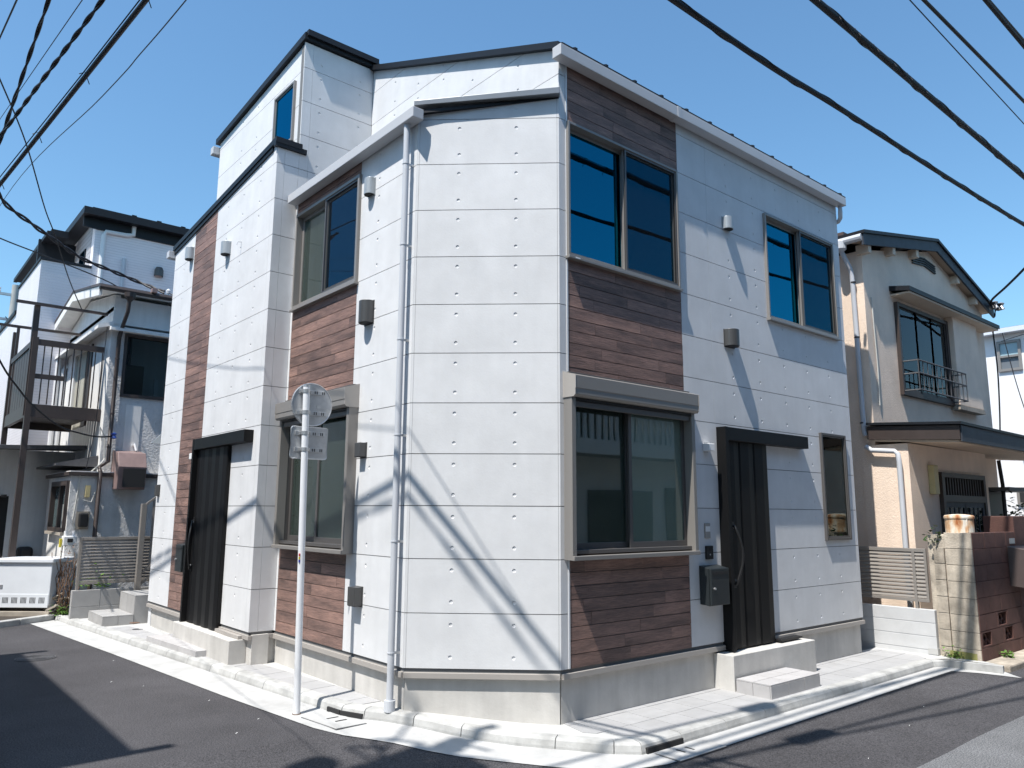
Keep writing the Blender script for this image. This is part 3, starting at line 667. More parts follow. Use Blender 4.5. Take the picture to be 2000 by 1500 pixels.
# windows -----------------------------------------------------------------
def window(F, w, proud=.035, screen=None, alu=ALU, glass=GLASS, sashes=2, front_right=True, sill=True, curtain=None, order=None, parent=HOUSE, room=True, glass2=None, t=.035, sw1=.042, roomm=None):
    u0, u1, z0, z1 = w
    mb = MB()
    mb.box(F, u0, u0+t, -.11, proud, z0, z1); mb.box(F, u1-t, u1, -.11, proud, z0, z1)
    mb.box(F, u0+t, u1-t, -.11, proud-.001, z1-t, z1); mb.box(F, u0+t, u1-t, -.11, proud-.001, z0, z0+t)
    W = mb.build('window', alu, parent, bevel=.003)
    if sill:
        B('sill', alu, W, F, u0-.012, u1+.012, -.02, proud+.018, z0-.028, z0-.002, bevel=.003)
    a, b, c, d = u0+t, u1-t, z0+t, z1-t
    def sash(x0, x1, dd, sw=sw1, so=alu, glass=glass):
        m = MB()
        m.box(F, x0, x0+sw, dd-.012, dd+.014, c, d); m.box(F, x1-sw, x1, dd-.012, dd+.014, c, d)
        m.box(F, x0+sw, x1-sw, dd-.012, dd+.013, d-sw, d); m.box(F, x0+sw, x1-sw, dd-.012, dd+.013, c, c+sw*1.3)
        m.build('sash', so, W, bevel=.002)
        MB().box(F, x0+sw-.005, x1-sw+.005, dd-.003, dd+.001, c+sw*1.3-.005, d-sw+.005).build('pane', glass, W)
    if sashes == 1: sash(a, b, .008)
    else:
        mid = (a+b)/2; ov = .025
        if front_right: sash(mid-ov, b, -.012); sash(a, mid+ov, -.055, glass=glass2 or glass)
        else: sash(a, mid+ov, -.012); sash(mid-ov, b, -.055, glass=glass2 or glass)
        if screen == 'right':
            m = MB(); sw = .022
            m.box(F, mid-.02, mid-.02+sw, .012, .024, c, d); m.box(F, b-sw, b, .012, .024, c, d); m.box(F, mid+.002, b-sw, .012, .024, d-sw, d); m.box(F, mid+.002, b-sw, .012, .024, c, c+sw)
            m.build('screen_frame', ALUD, W); MB().quad(F.P(mid, .018, c), F.P(b, .018, c), F.P(b, .018, d), F.P(mid, .018, d)).build('insect_screen', SCREEN, W, recalc=False)
        if screen == 'left':
            m = MB(); sw = .022
            m.box(F, a, a+sw, .012, .024, c, d); m.box(F, mid+.02-sw, mid+.02, .012, .024, c, d); m.box(F, a+sw, mid-.002, .012, .024, d-sw, d); m.box(F, a+sw, mid-.002, .012, .024, c, c+sw)
            m.build('screen_frame', ALUD, W); MB().quad(F.P(a, .018, c), F.P(mid, .018, c), F.P(mid, .018, d), F.P(a, .018, d)).build('insect_screen', SCREEN, W, recalc=False)
    if room:
        e = .30; q0, q1, r0, r1, dd = u0-e*.2, u1+e*.2, z0-.4, z1+.12, -1.5
        m = MB(); A = lambda u, d_, z: F.P(u, d_, z)
        m.quad(A(q0, dd, r0), A(q1, dd, r0), A(q1, dd, r1), A(q0, dd, r1)); m.quad(A(q0, dd, r0), A(q0, -.11, r0), A(q0, -.11, r1), A(q0, dd, r1)); m.quad(A(q1, dd, r0), A(q1, -.11, r0), A(q1, -.11, r1), A(q1, dd, r1))
        m.quad(A(q0, dd, r0), A(q1, dd, r0), A(q1, -.11, r0), A(q0, -.11, r0)); m.quad(A(q0, dd, r1), A(q1, dd, r1), A(q1, -.11, r1), A(q0, -.11, r1))
        m.build('room_lining', roomm or ROOMW, W, recalc=False)
    if curtain:
        x0, x1 = curtain; n = 36; m = MB()
        for k in range(n):
            f = lambda i: F.P(x0+(x1-x0)*i/n, -.10+.010*math.sin(i*1.9), 0)
            p, q = f(k), f(k+1); zc = Vector((0, 0, c-.03)); zd = Vector((0, 0, d+.03))
            m.quad(p+zc, q+zc, q+zd, p+zd)
        m.build('curtain', CURT, W, recalc=False)
    return W
window(FR, w_rup, screen='right', glass=GLASSB, front_right=True, t=.026, sw1=.034)
window(FR, w_rri, screen='right', glass=GLASSB, front_right=True, curtain=(4.35, 5.15), t=.026, sw1=.034)
window(FR, w_rsl, sashes=1, t=.03, sw1=.016, alu=ALUD, roomm=INTD, glass=GLASS, sill=False)
window(FT, w_tw, sashes=1, t=.028, sw1=.018, alu=ALU, glass=GLASSB, sill=False)
window(FLW, w_lup, screen='left', glass=GLASSB, front_right=False, curtain=(2.95, 3.30), glass2=GLASSF2)
W1 = window(FR, w_rlo, proud=.06, glass=GLASSF, glass2=GLASSF2, front_right=True, sill=False, screen=None, curtain=(.98, 1.78), alu=ALUD)
W2 = window(FLW, w_llo, proud=.06, glass=GLASSF2, glass2=GLASSF2, front_right=False, sill=False, curtain=(3.0, 3.4), alu=ALUD)
def shutter(F, w, W):
    u0, u1, z0, z1 = w
    # side rails, bottom rail, roller box with sloping lid
    m = MB(); m.box(F, u0-.012, u0+.038, .0, .105, z0-.02, 2.33); m.build('shutter_rail', ALU, W, bevel=.004)
    m = MB(); m.box(F, u1-.038, u1+.012, .0, .105, z0-.02, 2.33); m.build('shutter_rail', ALU, W, bevel=.004)
    m = MB(); m.box(F, u0-.012, u1+.012, .0, .125, z0-.05, z0-.012); m.build('shutter_sill', ALU, W, bevel=.004)
    a, b = u0-.015, u1+.015
    prof = [(0, 2.325), (.135, 2.325), (.155, 2.345), (.155, 2.395), (.160, 2.40), (.160, 2.515), (.0, 2.565)]
    MB().prism([F.P(a, d, z) for d, z in prof], F.U*(b-a)).build('shutter_box', ALU, W, bevel=.003)
    for (x0, x1) in ((a-.006, a), (b, b+.006)):
        MB().prism([F.P(x0, d*1.02, z) for d, z in prof], F.U*(x1-x0)).build('box_end_cap', FLASH, W)
    B('shutter_bar', ALUD, W, F, u0+.04, u1-.04, .055, .085, 2.245, 2.30, bevel=.006)
    B('weather_strip', BLK, W, F, u0+.04, u1-.04, .04, .10, 2.30, 2.326)
shutter(FR, w_rlo, W1); shutter(FLW, w_llo, W2)
B('catch_label', WHITE, HOUSE, FR, .16, .22, .053, .054, 3.64, 3.652)

# doors -------------------------------------------------------------------
def door(F, u_post, u_hinge, u_hdr, s, n=4, dp=.016):
    """u_post: outer edge of the frame, u_hinge: far edge of leaf, u_hdr: end of sliding header; s=+1 if leaf goes +u"""
    D = thing('x', 'x', 'x', (0, 0, 0)); bpy.data.objects.remove(D)
    z0, z1 = -.075, 2.235
    o = lambda a, b: (min(a, b), max(a, b))
    a, b = o(u_post, u_post+s*.055)
    D = MB().box(F, a, b, -.05, .115, z0-.01, z1).build('door', BLACK, HOUSE, bevel=.003)
    a, b = o(u_post+s*.056, u_hdr); B('sliding_header', BLACK, D, F, a, b, -.0, .112, 2.09, z1-.002, bevel=.004)
    # leaf with faceted vertical ribs
    L0, L1 = u_post+s*.057, u_hinge; prof = []
    wd = (L1-L0)/n
    for k in range(n):
        prof += [(L0+wd*k, .040), (L0+wd*(k+.08), .040+dp), (L0+wd*(k+.62), .044+dp), (L0+wd*(k+.95), .040+dp*.4)]
    prof += [(L1, .040), (L1, .0), (L0, .0)]
    MB().prism([F.P(u, d, z0) for u, d in prof], (0, 0, 2.088-z0)).build('door_leaf', BLACK, D)
    # long curved pull handle
    uh = u_post+s*.14; pts = []
    for k in range(13):
        t = k/12; z = .58+.60*t; pts.append(F.P(uh+s*.06*math.sin(math.pi*t), .085+.05*math.sin(math.pi*t), z))
    MB().tube([F.P(uh, .05, .58)]+pts+[F.P(uh, .05, 1.18)], .014, 8).build('handle', BLK, D, smooth=True)
    for z in (.54, 1.14): B('handle_plate', SILV if False else BLK, D, F, *o(uh-.02, uh+.02), .05, .070, z, z+.085)
    for z in (.62, 1.165): MB().tube([F.P(uh, .07, z), F.P(uh, .078, z)], .012, 10).build('lock_cylinder', SILV, D)
    return D
door(FR, 2.337, 3.24, 4.06, 1, 3, .009)
door(FC, 5.553, 4.44, 3.78, -1)
# door step blocks
B('door_step', FOUND, HOUSE, FR, 2.19, 3.79, -.03, .205, -.60, -.095, bevel=.006)
B('step_lip', BLK, HOUSE, FR, 3.26, 3.70, .02, .10, -.078, -.055)
B('door_step', FOUND, HOUSE, FC, 3.70, 5.62, -.03, .165, -.55, -.083, bevel=.006)
B('step_lip', FLASH, HOUSE, FC, 3.72, 4.44, .0, .06, -.080, -.045)
# tiled step in front of the right hand door (a thing of its own)
def tiled_step(label, x0, x1, y0, y1, z0, z1, nx_, ny_, nz_, m=TILEG, gx=None):
    T = thing('tiled_step', label, 'step', ((x0+x1)/2, (y0+y1)/2, z0))
    MB().box(WF, x0+.008, x1-.008, y0+.008, y1-.008, z0-.1, z1-.008).build('step_core', MORT, T)
    g = .003
    def cells(a, b, n):
        s = (b-a)/n; return [(a+s*k+g, a+s*(k+1)-g) for k in range(n)]
    for (a, b) in cells(x0, x1, nx_):
        for (c, d) in cells(y0, y1, ny_): MB().box(WF, a, b, c, d, z1-.012, z1).build('tile', m, T)
        for (c, d) in cells(z0-.01, z1-.013, nz_): MB().box(WF, a, b, y0, y0+.010, c, d).build('tile', m, T)
    for (c, d) in cells(y0+.012, y1, ny_):
        for (e, f) in cells(z0-.01, z1-.013, nz_):
            MB().box(WF, x0, x0+.010, c, d, e, f).build('tile', m, T); MB().box(WF, x1-.010, x1, c, d, e, f).build('tile', m, T)
    return T
TILES1 = mat('light_step_tile', (0.43, 0.42, 0.42), 0.65, mot=0.07, mscale=6, bump=0.05, rnd=0.05)
tiled_step('low grey tiled step in front of the right hand black door', 2.18, 3.10, -.615, -.23, -.437, -.305, 3, 2, 1, TILES1)
tiled_step('low grey tiled step at the foot of the side stairs', -1.80, -1.385, 7.58, 8.45, -.335, -.20, 2, 3, 1, TILEG)
tiled_step('tall tiled landing block beside the house end wall', -1.382, -.75, 7.60, 8.42, -.335, .065, 1, 2, 1, TILEG)
# thin tiled slab before the left door
T = thing('door_slab', 'thin tiled slab on the pavement before the left black door', 'step', (-1.45, 4.9, -.335))
for k in range(3): MB().hexa([Vector(p) for p in ((-1.55-.04*k, 4.36+.5*k, -.36), (-1.30, 4.36+.5*k, -.36), (-1.30, 4.855+.5*k, -.36), (-1.59-.04*k, 4.855+.5*k, -.36), (-1.55-.04*k, 4.36+.5*k, -.268), (-1.30, 4.36+.5*k, -.268), (-1.30, 4.855+.5*k, -.268), (-1.59-.04*k, 4.855+.5*k, -.268))]).build('tile', TILES1, T)
o = MB().tube([(-1.52, 7.0, -.246), (-1.52, 7.0, -.242)], .07, 16).build('meter_lid', DRY); tag(o, 'small rusty round lid set in the paving by the tiled steps', 'lid'); o.location.z = 0

# vent hoods, lamps, boxes on the walls ------------------------------------
def vent(F, u, z0, z1, wdt, dep, m, round_=True):
    n = 12; prof = [(-wdt/2, .004)]
    if round_:
        for k in range(n+1):
            a = math.pi*k/n; prof.append((-wdt/2*math.cos(a), .03+(dep-.03)*math.sin(a)))
    else: prof += [(-wdt/2, dep), (wdt/2, dep)]
    prof += [(wdt/2, .004)]
    V = MB().prism([F.P(u+a, d, z0) for a, d in prof], (0, 0, z1-z0)).build('vent_hood', m, HOUSE, bevel=.003)
    MB().prism([F.P(u+a*.9, .008+d*.86, z0-.004) for a, d in prof], (0, 0, .0035)).build('vent_opening', INTD, V)
    MB().box(F, u-wdt/2-.008, u+wdt/2+.008, 0, .006, z0-.012, z1+.004).build('mounting_plate', m, V)
vent(FR, 2.672, 4.555, 4.70, .135, .09, VENTL); vent(FR, 2.645, 3.165, 3.355, .185, .12, VENTD)
vent(FLW, 1.745, 4.51, 4.685, .125, .085, VENTL); vent(FLW, 1.705, 3.15, 3.375, .17, .11, VENTD)
vent(FLW, 1.715, 1.83, 1.965, .105, .075, VENTD, False); vent(FLW, 1.70, .445, .615, .125, .09, VENTD, False)
vent(FC, 6.56, 4.98, 5.16, .16, .10, VENTL); vent(FC, 5.03, 4.66, 4.83, .16, .10, VENTL)
vent(FC, 7.27, 1.52, 1.68, .10, .05, VENTD, False)
MB().prism([FC.P(7.42, .0, 2.30), FC.P(7.42, .13, 2.30), FC.P(7.42, .0, 2.45)], FC.U*-.03).build('side_hood', VENTL, HOUSE)
MB().tube([FC.P(4.57, 0, 4.72), FC.P(4.57, .05, 4.71), FC.P(4.57, .06, 4.67)], .006, 6).build('wire_hook', SILV, HOUSE)
def wall_lamp(F, u, z):
    V = B('wall_lamp', WHITE, HOUSE, F, u-.05, u+.05, .0, .085, z-.04, z+.04, bevel=.006)
    B('lamp_plate', SILV, V, F, u-.03, u+.03, -.0, .012, z-.055, z+.055)
wall_lamp(FR, 2.13, 2.0); wall_lamp(FC, 5.70, 2.02)
V = B('switch_plate', FLASH, HOUSE, FR, 2.06, 2.15, 0, .012, 1.06, 1.21, bevel=.002); B('nameplate', WHITE, V, FR, 2.066, 2.144, .010, .014, 1.125, 1.180)
V = B('intercom', BLK, HOUSE, FR, 2.06, 2.175, 0, .022, .845, .98, bevel=.003); B('intercom_button', SILV, V, FR, 2.11, 2.125, .02, .025, .885, .90); B('intercom_lens', INTD, V, FR, 2.10, 2.135, .02, .025, .93, .96)
def mailbox(F, u0, u1, z0, z1, dep, label, facing):
    p = F.P((u0+u1)/2, 0, z0)
    T = thing('mailbox', label, 'mailbox', p)
    MB().prism([F.P(u0, d, z) for d, z in ((.004, z0+.01), (dep*.8, z0), (dep*.8, z1-.012), (.004, z1+.012))], F.U*(u1-u0)).build('box', SLATE, T, bevel=.004)
    D = B('door_panel', SLATE, T, F, u0+.004, u1-.004, dep*.81, dep, z0+.004, z1-.014, bevel=.006)
    B('slot_flap', BLK, D, F, u0+.03, u1-.03, dep, dep+.006, z1-.07, z1-.045)
    uu = u0+.05 if facing > 0 else u1-.05
    MB().tube([F.P(uu, dep, (z0+z1)/2-.02), F.P(uu, dep+.018, (z0+z1)/2-.02)], .012, 10).build('lock', SILV, D)
mailbox(FR, 1.945, 2.26, .395, .775, .145, 'dark slate mailbox on the wall beside the right hand black door', 1)
mailbox(FC, 5.60, 5.86, .52, .88, .13, 'dark slate mailbox on brown planks beside the left black door', -1)

# ------------------------------------------------------------------ traffic sign post
PB = Vector((-1.583, 1.640, -.42)); PT = Vector((-1.630, 1.667, 2.44))
SG = thing('sign_post', 'white steel post with a round and a square sign seen from behind', 'sign', PB)
MB().tube([PB, PT], .0303, 16).build('post', POSTW, SG, smooth=True)
MB().tube([PT, PT+(PT-PB).normalized()*.014], .0315, 16).build('post_cap', SILV, SG)
MB().tube([PB+Vector((0, 0, .001)), PB+Vector((0, 0, .012))], .036, 16).build('post_foot', DRY, SG)
yd = 1.715; cx = -1.545; cz = 2.287; rad = .198
n = 40; ring = [(cx+rad*math.cos(2*math.pi*k/n), cz+rad*math.sin(2*math.pi*k/n)) for k in range(n)]
DISC = MB().prism([Vector((x, yd, z)) for x, z in ring], (0, .004, 0)).build('round_plate', SILV, SG)
rim = MB(); rim.tube([Vector((x, yd+.002, z)) for x, z in ring+[ring[0]]], .006, 6, cap=False); rim.build('plate_rim', SILV, DISC)
sx0, sx1, sz0, sz1 = -1.735, -1.375, 1.785, 2.075; rr = .025
pl = []
for (ax, az, a0) in ((sx1-rr, sz1-rr, 0), (sx0+rr, sz1-rr, 90), (sx0+rr, sz0+rr, 180), (sx1-rr, sz0+rr, 270)):
    for k in range(6): a = R(a0+18*k); pl.append((ax+rr*math.cos(a), az+rr*math.sin(a)))
PLT = MB().prism([Vector((x, yd, z)) for x, z in pl], (0, .004, 0)).build('square_plate', SILV, SG)
rim = MB(); rim.tube([Vector((x, yd+.002, z)) for x, z in pl+[pl[0]]], .006, 6, cap=False); rim.build('plate_rim', SILV, PLT)
SGD = mat('sign_slot_shadow', (0.05, 0.05, 0.05), 0.7)
for (zc, hold, xa, xb) in ((2.40, DISC, -1.68, -1.43), (2.205, DISC, -1.70, -1.40), (2.015, PLT, -1.70, -1.41), (1.865, PLT, -1.70, -1.41)):
    B('bracket_rail', SILV, hold, WF, xa, xb, yd-.014, yd, zc-.020, zc+.020, bevel=.003)
    for xq in (-1.53, -1.51, -1.455, -1.437): B('rail_slot', SGD, hold, WF, xq, xq+.009, yd-.0155, yd-.0140, zc-.013, zc+.013)
    pc = PB.lerp(PT, (zc-PB.z)/(PT.z-PB.z))
    MB().tube([pc+Vector((0, 0, -.017)), pc+Vector((0, 0, .017))], .0345, 16).build('pole_clamp', SILV, SG)
    MB().tube([pc+Vector((.034, -.02, .012)), pc+Vector((.05, .01, -.012)), pc+Vector((.045, .045, -.016))], .004, 6).build('clamp_strap', SILV, SG)
    MB().box(WF, pc.x-.04, pc.x+.05, pc.y+.02, yd-.006, zc-.012, zc+.012).build('clamp_arm', SILV, SG)
B('embossed_mark', SILV, DISC, WF, -1.50, -1.415, yd-.0025, yd, 2.255, 2.285)
for (z, c, nm) in ((.93, (0.6, .05, .04), 'red_sticker'), (.90, (.65, .50, .03), 'yellow_sticker'), (.875, (.04, .05, .4), 'blue_sticker')):
    pc = PB.lerp(PT, (z-PB.z)/(PT.z-PB.z)); m = mat(nm, c, .5)
    MB().box(WF, pc.x-.0325, pc.x-.022, pc.y-.024, pc.y-.012, z-.011, z+.011).build('sticker', m, SG)

# ------------------------------------------------------------------ boundary fences
def block_row(parent, F, u0, u1, d0, d1, z0, z1, bl, rows, m, joint=.005, off=True, name='block', mortar=MORTD):
    h = (z1-z0)/rows
    MB().box(F, u0+.006, u1-.006, d0+.006, d1-.006, z0, z1-.004).build('mortar_core', mortar, parent)
    for r_ in range(rows):
        u = u0-(bl/2 if (off and r_ % 2) else 0)
        while u < u1-.01:
            a, b = max(u, u0), min(u+bl, u1)
            if b-a > .03: MB().box(F, a+joint/2, b-joint/2, d0, d1+random.uniform(-.002, .002), z0+r_*h+joint/2, z0+(r_+1)*h-joint/2).build(name, m, parent, bevel=.004)
            u += bl
# right: new low wall with louver along the plot boundary (runs along y)
FX = Fr((5.93, 0), (0, 1), (-1, 0))
T = thing('boundary_wall', 'low new grey block wall between the new house and the beige house', 'wall', (5.98, .8, -.5))
block_row(T, FX, -.665, 4.0, -.10, .0, -.55, .115, 2.4, 4, BLOCKN, joint=.006, off=False, mortar=BLOCKN)
B('corner_chip', MORT, T, FX, -.668, -.55, -.10, .004, -.43, -.36)
def louver(label, F, u0, u1, z0, z1, nsl, posts, d=-.05):
    T = thing('louver_fence', label, 'fence', F.P((u0+u1)/2, d, z0))
    B('top_rail', LOUV, T, F, u0, u1, d-.018, d+.018, z1-.045, z1, bevel=.003); B('bottom_rail', LOUV, T, F, u0, u1, d-.018, d+.018, z0, z0+.04, bevel=.003)
    h = (z1-z0-.085)/nsl; base = None
    for k in range(nsl):
        za = z0+.04+h*k
        MB().prism([F.P(u0+.03, d-.012, za+h*.88), F.P(u0+.03, d+.0, za+h*1.0), F.P(u0+.03, d+.016, za+h*.25), F.P(u0+.03, d+.014, za+h*.10), F.P(u0+.03, d-.004, za+h*.12)], F.U*(u1-u0-.06)).build('slat', LOUV, T)
    for (u, zb, zt_) in posts: B('post', LOUV, T, F, u-.018, u+.018, d-.03, d+.024, zb, zt_, bevel=.003)
    for u in (u0, u1-.03): B('stile', LOUV, T, F, u, u+.03, d-.017, d+.017, z0+.04, z1-.045)
louver('taupe louver fence panel on the low grey wall right of the new house', FX, -.60, 3.6, .20, .875, 12, [(-.44, .11, .87), (1.4, .11, .87), (3.3, .11, .87)])
# left: low wall and louver between the stairs and the stucco house (runs along x)
FY = Fr((0, 8.70), (1, 0), (0, -1))
T = thing('boundary_wall', 'low grey tile faced wall behind the tiled steps by the stucco house', 'wall', (-1.4, 8.75, -.36))
block_row(T, FY, -2.0, .2, -.10, .0, -.42, .085, .40, 2, TILEG, joint=.006, off=False, mortar=MORT)
louver('taupe louver fence panel on the low wall before the stucco house', FY, -1.955, .1, .165, .885, 13, [(-1.93, .08, .885)])
# side stairs with post, rails and pickets
T = thing('side_stair', 'dark metal side stair with handrail rising along the house end wall', 'stairs', (-.9, 8.0, .065))
B('newel_post', LOUV, T, WF, -1.155, -1.075, 8.50, 8.58, .06, 1.41, bevel=.004)
for k in range(7):
    x = -.95+k*.25; z = .24+k*.2
    B('tread', SLATE, T, WF, x, x+.28, 7.50, 8.48, z-.045, z, bevel=.006); B('riser', BLK, T, WF, x+.02, x+.035, 7.50, 8.48, z-.2, z-.046)
for z in (1.385, .30, .12):
    MB().hexa([Vector(p) for p in ((-1.08, 8.52, z), (.9, 8.52, z+1.55), (.9, 8.56, z+1.55), (-1.08, 8.56, z), (-1.08, 8.52, z+.04), (.9, 8.52, z+1.59), (.9, 8.56, z+1.59), (-1.08, 8.56, z+.04))]).build('handrail', LOUV, T)
for k in range(12):
    x = -.98+k*.13; zz = (x+1.08)*.783
    B('picket', LOUV, T, WF, x, x+.10 if k % 2 == 0 else x+.03, 8.53, 8.55, .3+zz, 1.39+zz)

# old block pier, brown street wall, gatepost
T = thing('block_pier', 'weathered bare concrete block end of the old garden wall', 'wall', (6.1, -.95, -.5))
FP = Fr((5.97, 0), (0, 1), (-1, 0))
block_row(T, FP, -1.152, -.83, -.028, .0, -.52, 1.09, .40, 8, BLOCK, joint=.007, off=False)
MB().box(WF, 6.004, 6.78, -1.018, -.62, -.52, 1.055).build('wall_core', BLOCK, T); MB().box(WF, 6.0, 6.02, -1.02, -.835, -.52, 1.085).build('wall_core', BLOCK, T)
block_row(T, FP, -.825, -.69, -.32, .004, -.52, .90, .40, 7, BLOCK, joint=.009, off=False)
mb = MB(); 
for k in range(14):
    y = -.70-.46*random.random(); h = random.uniform(.06, .17); w_ = random.uniform(.04, .09)
    mb.box(FP, y-w_, y+w_, .003, .006+.002*random.random(), -.52, -.52+h)
mb.build('moss', MOSS, T)
T = thing('brown_block_wall', 'dark brown painted block wall with openwork blocks along the right street', 'wall', (6.8, -1.1, -.5))
FB = Fr((6.0, -1.155), (1, 0), (0, -1))
h = .1985; z0 = -.50
MB().box(FB, .014, 2.2, -.125, -.10, z0, 1.085).build('mortar_core', MORTD, T)
holes = {(1, 0), (1, 2), (2, 1)}
for r_ in range(8):
    off = .19 if r_ % 2 == 0 else 0.0
    k = 0; u = -off
    while u < 2.2:
        a, b = max(u, 0), min(u+.39, 2.2)
        if b-a > .04:
            is_open = (r_ == 1 and abs(u-.0) < .01) or (r_ == 1 and abs(u-.78) < .01) or (r_ == 2 and .5 < u < .7)
            if is_open:
                za, zb = z0+r_*h+.004, z0+(r_+1)*h-.004; bl = MB()
                bl.box(FB, a+.004, a+.05, -.1, .0, za, zb); bl.box(FB, b-.05, b-.004, -.1, .0, za, zb); bl.box(FB, a+.05, b-.05, -.1, -.001, za, za+.018); bl.box(FB, a+.05, b-.05, -.1, -.001, zb-.018, zb)
                m_ = (a+b)/2
                for cx_ in (m_-.068, m_+.068):        # two lower arches, one upper
                    bl.tube([FB.P(cx_+.055*math.cos(t_), -.04, za+.018+.07*math.sin(t_)) for t_ in [math.pi*q/8 for q in range(9)]], .014, 6)
                bl.tube([FB.P(m_+.068*math.cos(t_), -.04, za+.075+.075*math.sin(t_)) for t_ in [math.pi*q/8 for q in range(9)]], .014, 6)
                for cx_ in (m_-.12, m_, m_+.12): bl.box(FB, cx_-.014, cx_+.014, -.055, -.02, za+.01, za+.06)
                bl.build('openwork_block', BRBLK, T)
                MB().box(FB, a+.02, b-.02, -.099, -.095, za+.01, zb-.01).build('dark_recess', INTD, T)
            else:
                MB().box(FB, a+.002, b-.002, -.13, random.uniform(-.002, .002), z0+r_*h+.002, z0+(r_+1)*h-.002).build('brown_block', BRBLK, T, bevel=.004)
        u += .39
B('name_recess', SILV, T, FB, 1.30, 1.50, -.01, .006, .93, 1.0)
T = thing('gatepost', 'taller brown painted gatepost behind the brown block wall', 'gatepost', (8.0, -1.0, -.5))
for k in range(4): B('post_block', BRBLK, T, WF, 7.52, 8.6, -1.16, -.78, -.5+.45*k+.002, -.5+.45*(k+1)-.002, bevel=.012)
T = thing('letterbox', 'brown metal letterbox fixed to the brown block wall', 'mailbox', (7.55, -1.3, .35))
MB().prism([FB.P(1.18, d, z) for d, z in ((.003, .38), (.20, .36), (.23, .55), (.23, .86), (.003, .90))], FB.U*.62).build('box', mat('dark_brown_letterbox', (.11, .085, .08), .45, metal=.2, mot=.1), T, bevel=.006)
B('flap', BLK, T, FB, 1.23, 1.75, .23, .236, .70, .80); B('window_slot', INTD, T, FB, 1.26, 1.72, .23, .233, .50, .62)
# rusty canister on the pier
T = thing('canister', 'rusty white metal canister standing on top of the old block wall', 'canister', (6.51, -.838, 1.057))
MB().lathe((6.51, -.838, 1.057), [(0, .0), (.165, 0), (.17, .01), (.17, .205), (.165, .21)], 28).build('drum', RUSTY, T, smooth=False)
MB().lathe((6.51, -.838, 1.057), [(.176, .205), (.18, .21), (.18, .235), (.165, .25), (.08, .262), (0, .265)], 28).build('lid', RUSTY, T, smooth=False)
B('seam', RUSTY, T, WF, 6.395, 6.405, -.975, -.961, 1.07, 1.26)
# old kerb strip along the brown wall
struct(B('old_footway_strip', BLOCK, None, WF, 5.93, 30, -1.46, -1.158, -.6, -.445, bevel=.02))

# ------------------------------------------------------------------ beige neighbour on the right
T = thing('beige_house', 'old two storey beige stucco house with dark gable right of the new house', 'house', (9, 3, -.5))
BX0, BX1, BY = 6.5, 11.35, .19
# body as pentagon prism
pk = (9.02, 5.80)
MB().prism([Vector(p) for p in ((BX0, BY, -.5), (BX1, BY, -.5), (BX1, BY, 5.1), (pk[0], BY, pk[1]), (BX0, BY, 5.25))], (0, 7.5, 0)).build('wall', BEIGE, T)
def gable_roof(pts, y0, y1, th, m, name):
    MB().prism([Vector((x, y0, z)) for x, z in pts]+[Vector((x, y0, z-th)) for x, z in reversed(pts)], (0, y1-y0, 0)).build(name, m, T)
gable_roof([(6.22, 5.46), (9.02, 5.99), (11.55, 5.24)], .0, 8, .05, NAVY, 'roof')
gable_roof([(6.24, 5.41), (9.02, 5.94), (11.52, 5.19)], .03, .06, .17, DKBLUE, 'barge_board')
gable_roof([(6.26, 5.36), (9.02, 5.90), (11.50, 5.15)], .06, .30, .03, BEIGS, 'soffit')
for (x, z) in ((6.45, 5.28), (7.3, 5.44), (8.2, 5.6), (9.9, 5.50), (10.7, 5.26)): B('purlin_end', BEIGS, T, WF, x, x+.1, .062, .25, z-.10, z+.04)
B('ridge_cap', BROWNR, T, WF, 6.3, 6.42, .35, .48, 5.47, 5.54)
# eave gutter and downpipe on the side facing the new house
MB().tube([(6.24, .05, 5.36), (6.24, 6, 5.36)], .055, 10).build('eave_gutter', PIPE, T)
PP = MB().tube([(6.24, .38, 5.36), (6.26, .38, 5.22), (6.42, .34, 4.98), (6.44, .33, 4.85), (6.44, .31, 2.52), (6.44, .29, 2.44)], .035, 12).build('downpipe', PIPE, T, smooth=True)
MB().lathe((6.24, .38, 5.20), [(.03, 0), (.085, .05), (.085, .16), (.05, .19)], 14).build('hopper', PIPE, PP)
for z in (4.75, 3.9, 2.62): MB().tube([(6.44, .32, z), (6.44, .32, z+.02)], .039, 12).build('pipe_collar', BLK, PP)
MB().tube([(6.43, .29, 2.28), (6.40, .2, 2.22), (6.40, -.12, 2.19), (6.40, -.16, 2.15), (6.40, -.17, 2.05), (6.40, -.17, -.4)], .035, 12).build('downpipe', PIPE, T, smooth=True)
# gable louver vent, window with canopy, shutter case and railing
for k in range(4):
    z = 5.44+.04*k
    MB().prism([Vector(p) for p in ((8.30, BY-.03, z), (8.78, BY-.03, z+.05), (9.22, BY-.03, z), (9.22, BY-.03, z+.02), (8.78, BY-.03, z+.07), (8.30, BY-.03, z+.02))], (0, .04, 0)).build('vent_slat', BLK, T)
def pent(x0, x1, y0, y1, z, t=.05, name='window_canopy'):
    C_ = MB().hexa([Vector(p) for p in ((x0, y0, z-.02), (x1, y0, z-.02), (x1, y1, z+.03), (x0, y1, z+.03), (x0, y0, z+t), (x1, y0, z+t), (x1, y1, z+t+.06), (x0, y1, z+t+.06))]).build(name, NAVY, T)
    B('canopy_soffit', BEIGS, C_, WF, x0+.03, x1-.03, y0+.02, y1, z-.05, z-.021)
pent(7.36, 11.25, -.12, BY, 4.75)
wn = MB(); wn.box(WF, 7.48, 7.54, BY-.06, BY+.01, 3.14, 4.62); wn.box(WF, 9.38, 9.46, BY-.06, BY+.01, 3.14, 4.62); wn.box(WF, 7.54, 9.38, BY-.06, BY+.01, 4.56, 4.62); wn.box(WF, 7.54, 9.38, BY-.06, BY+.01, 3.14, 3.21)
wn = wn.build('window', BROWNP, T)
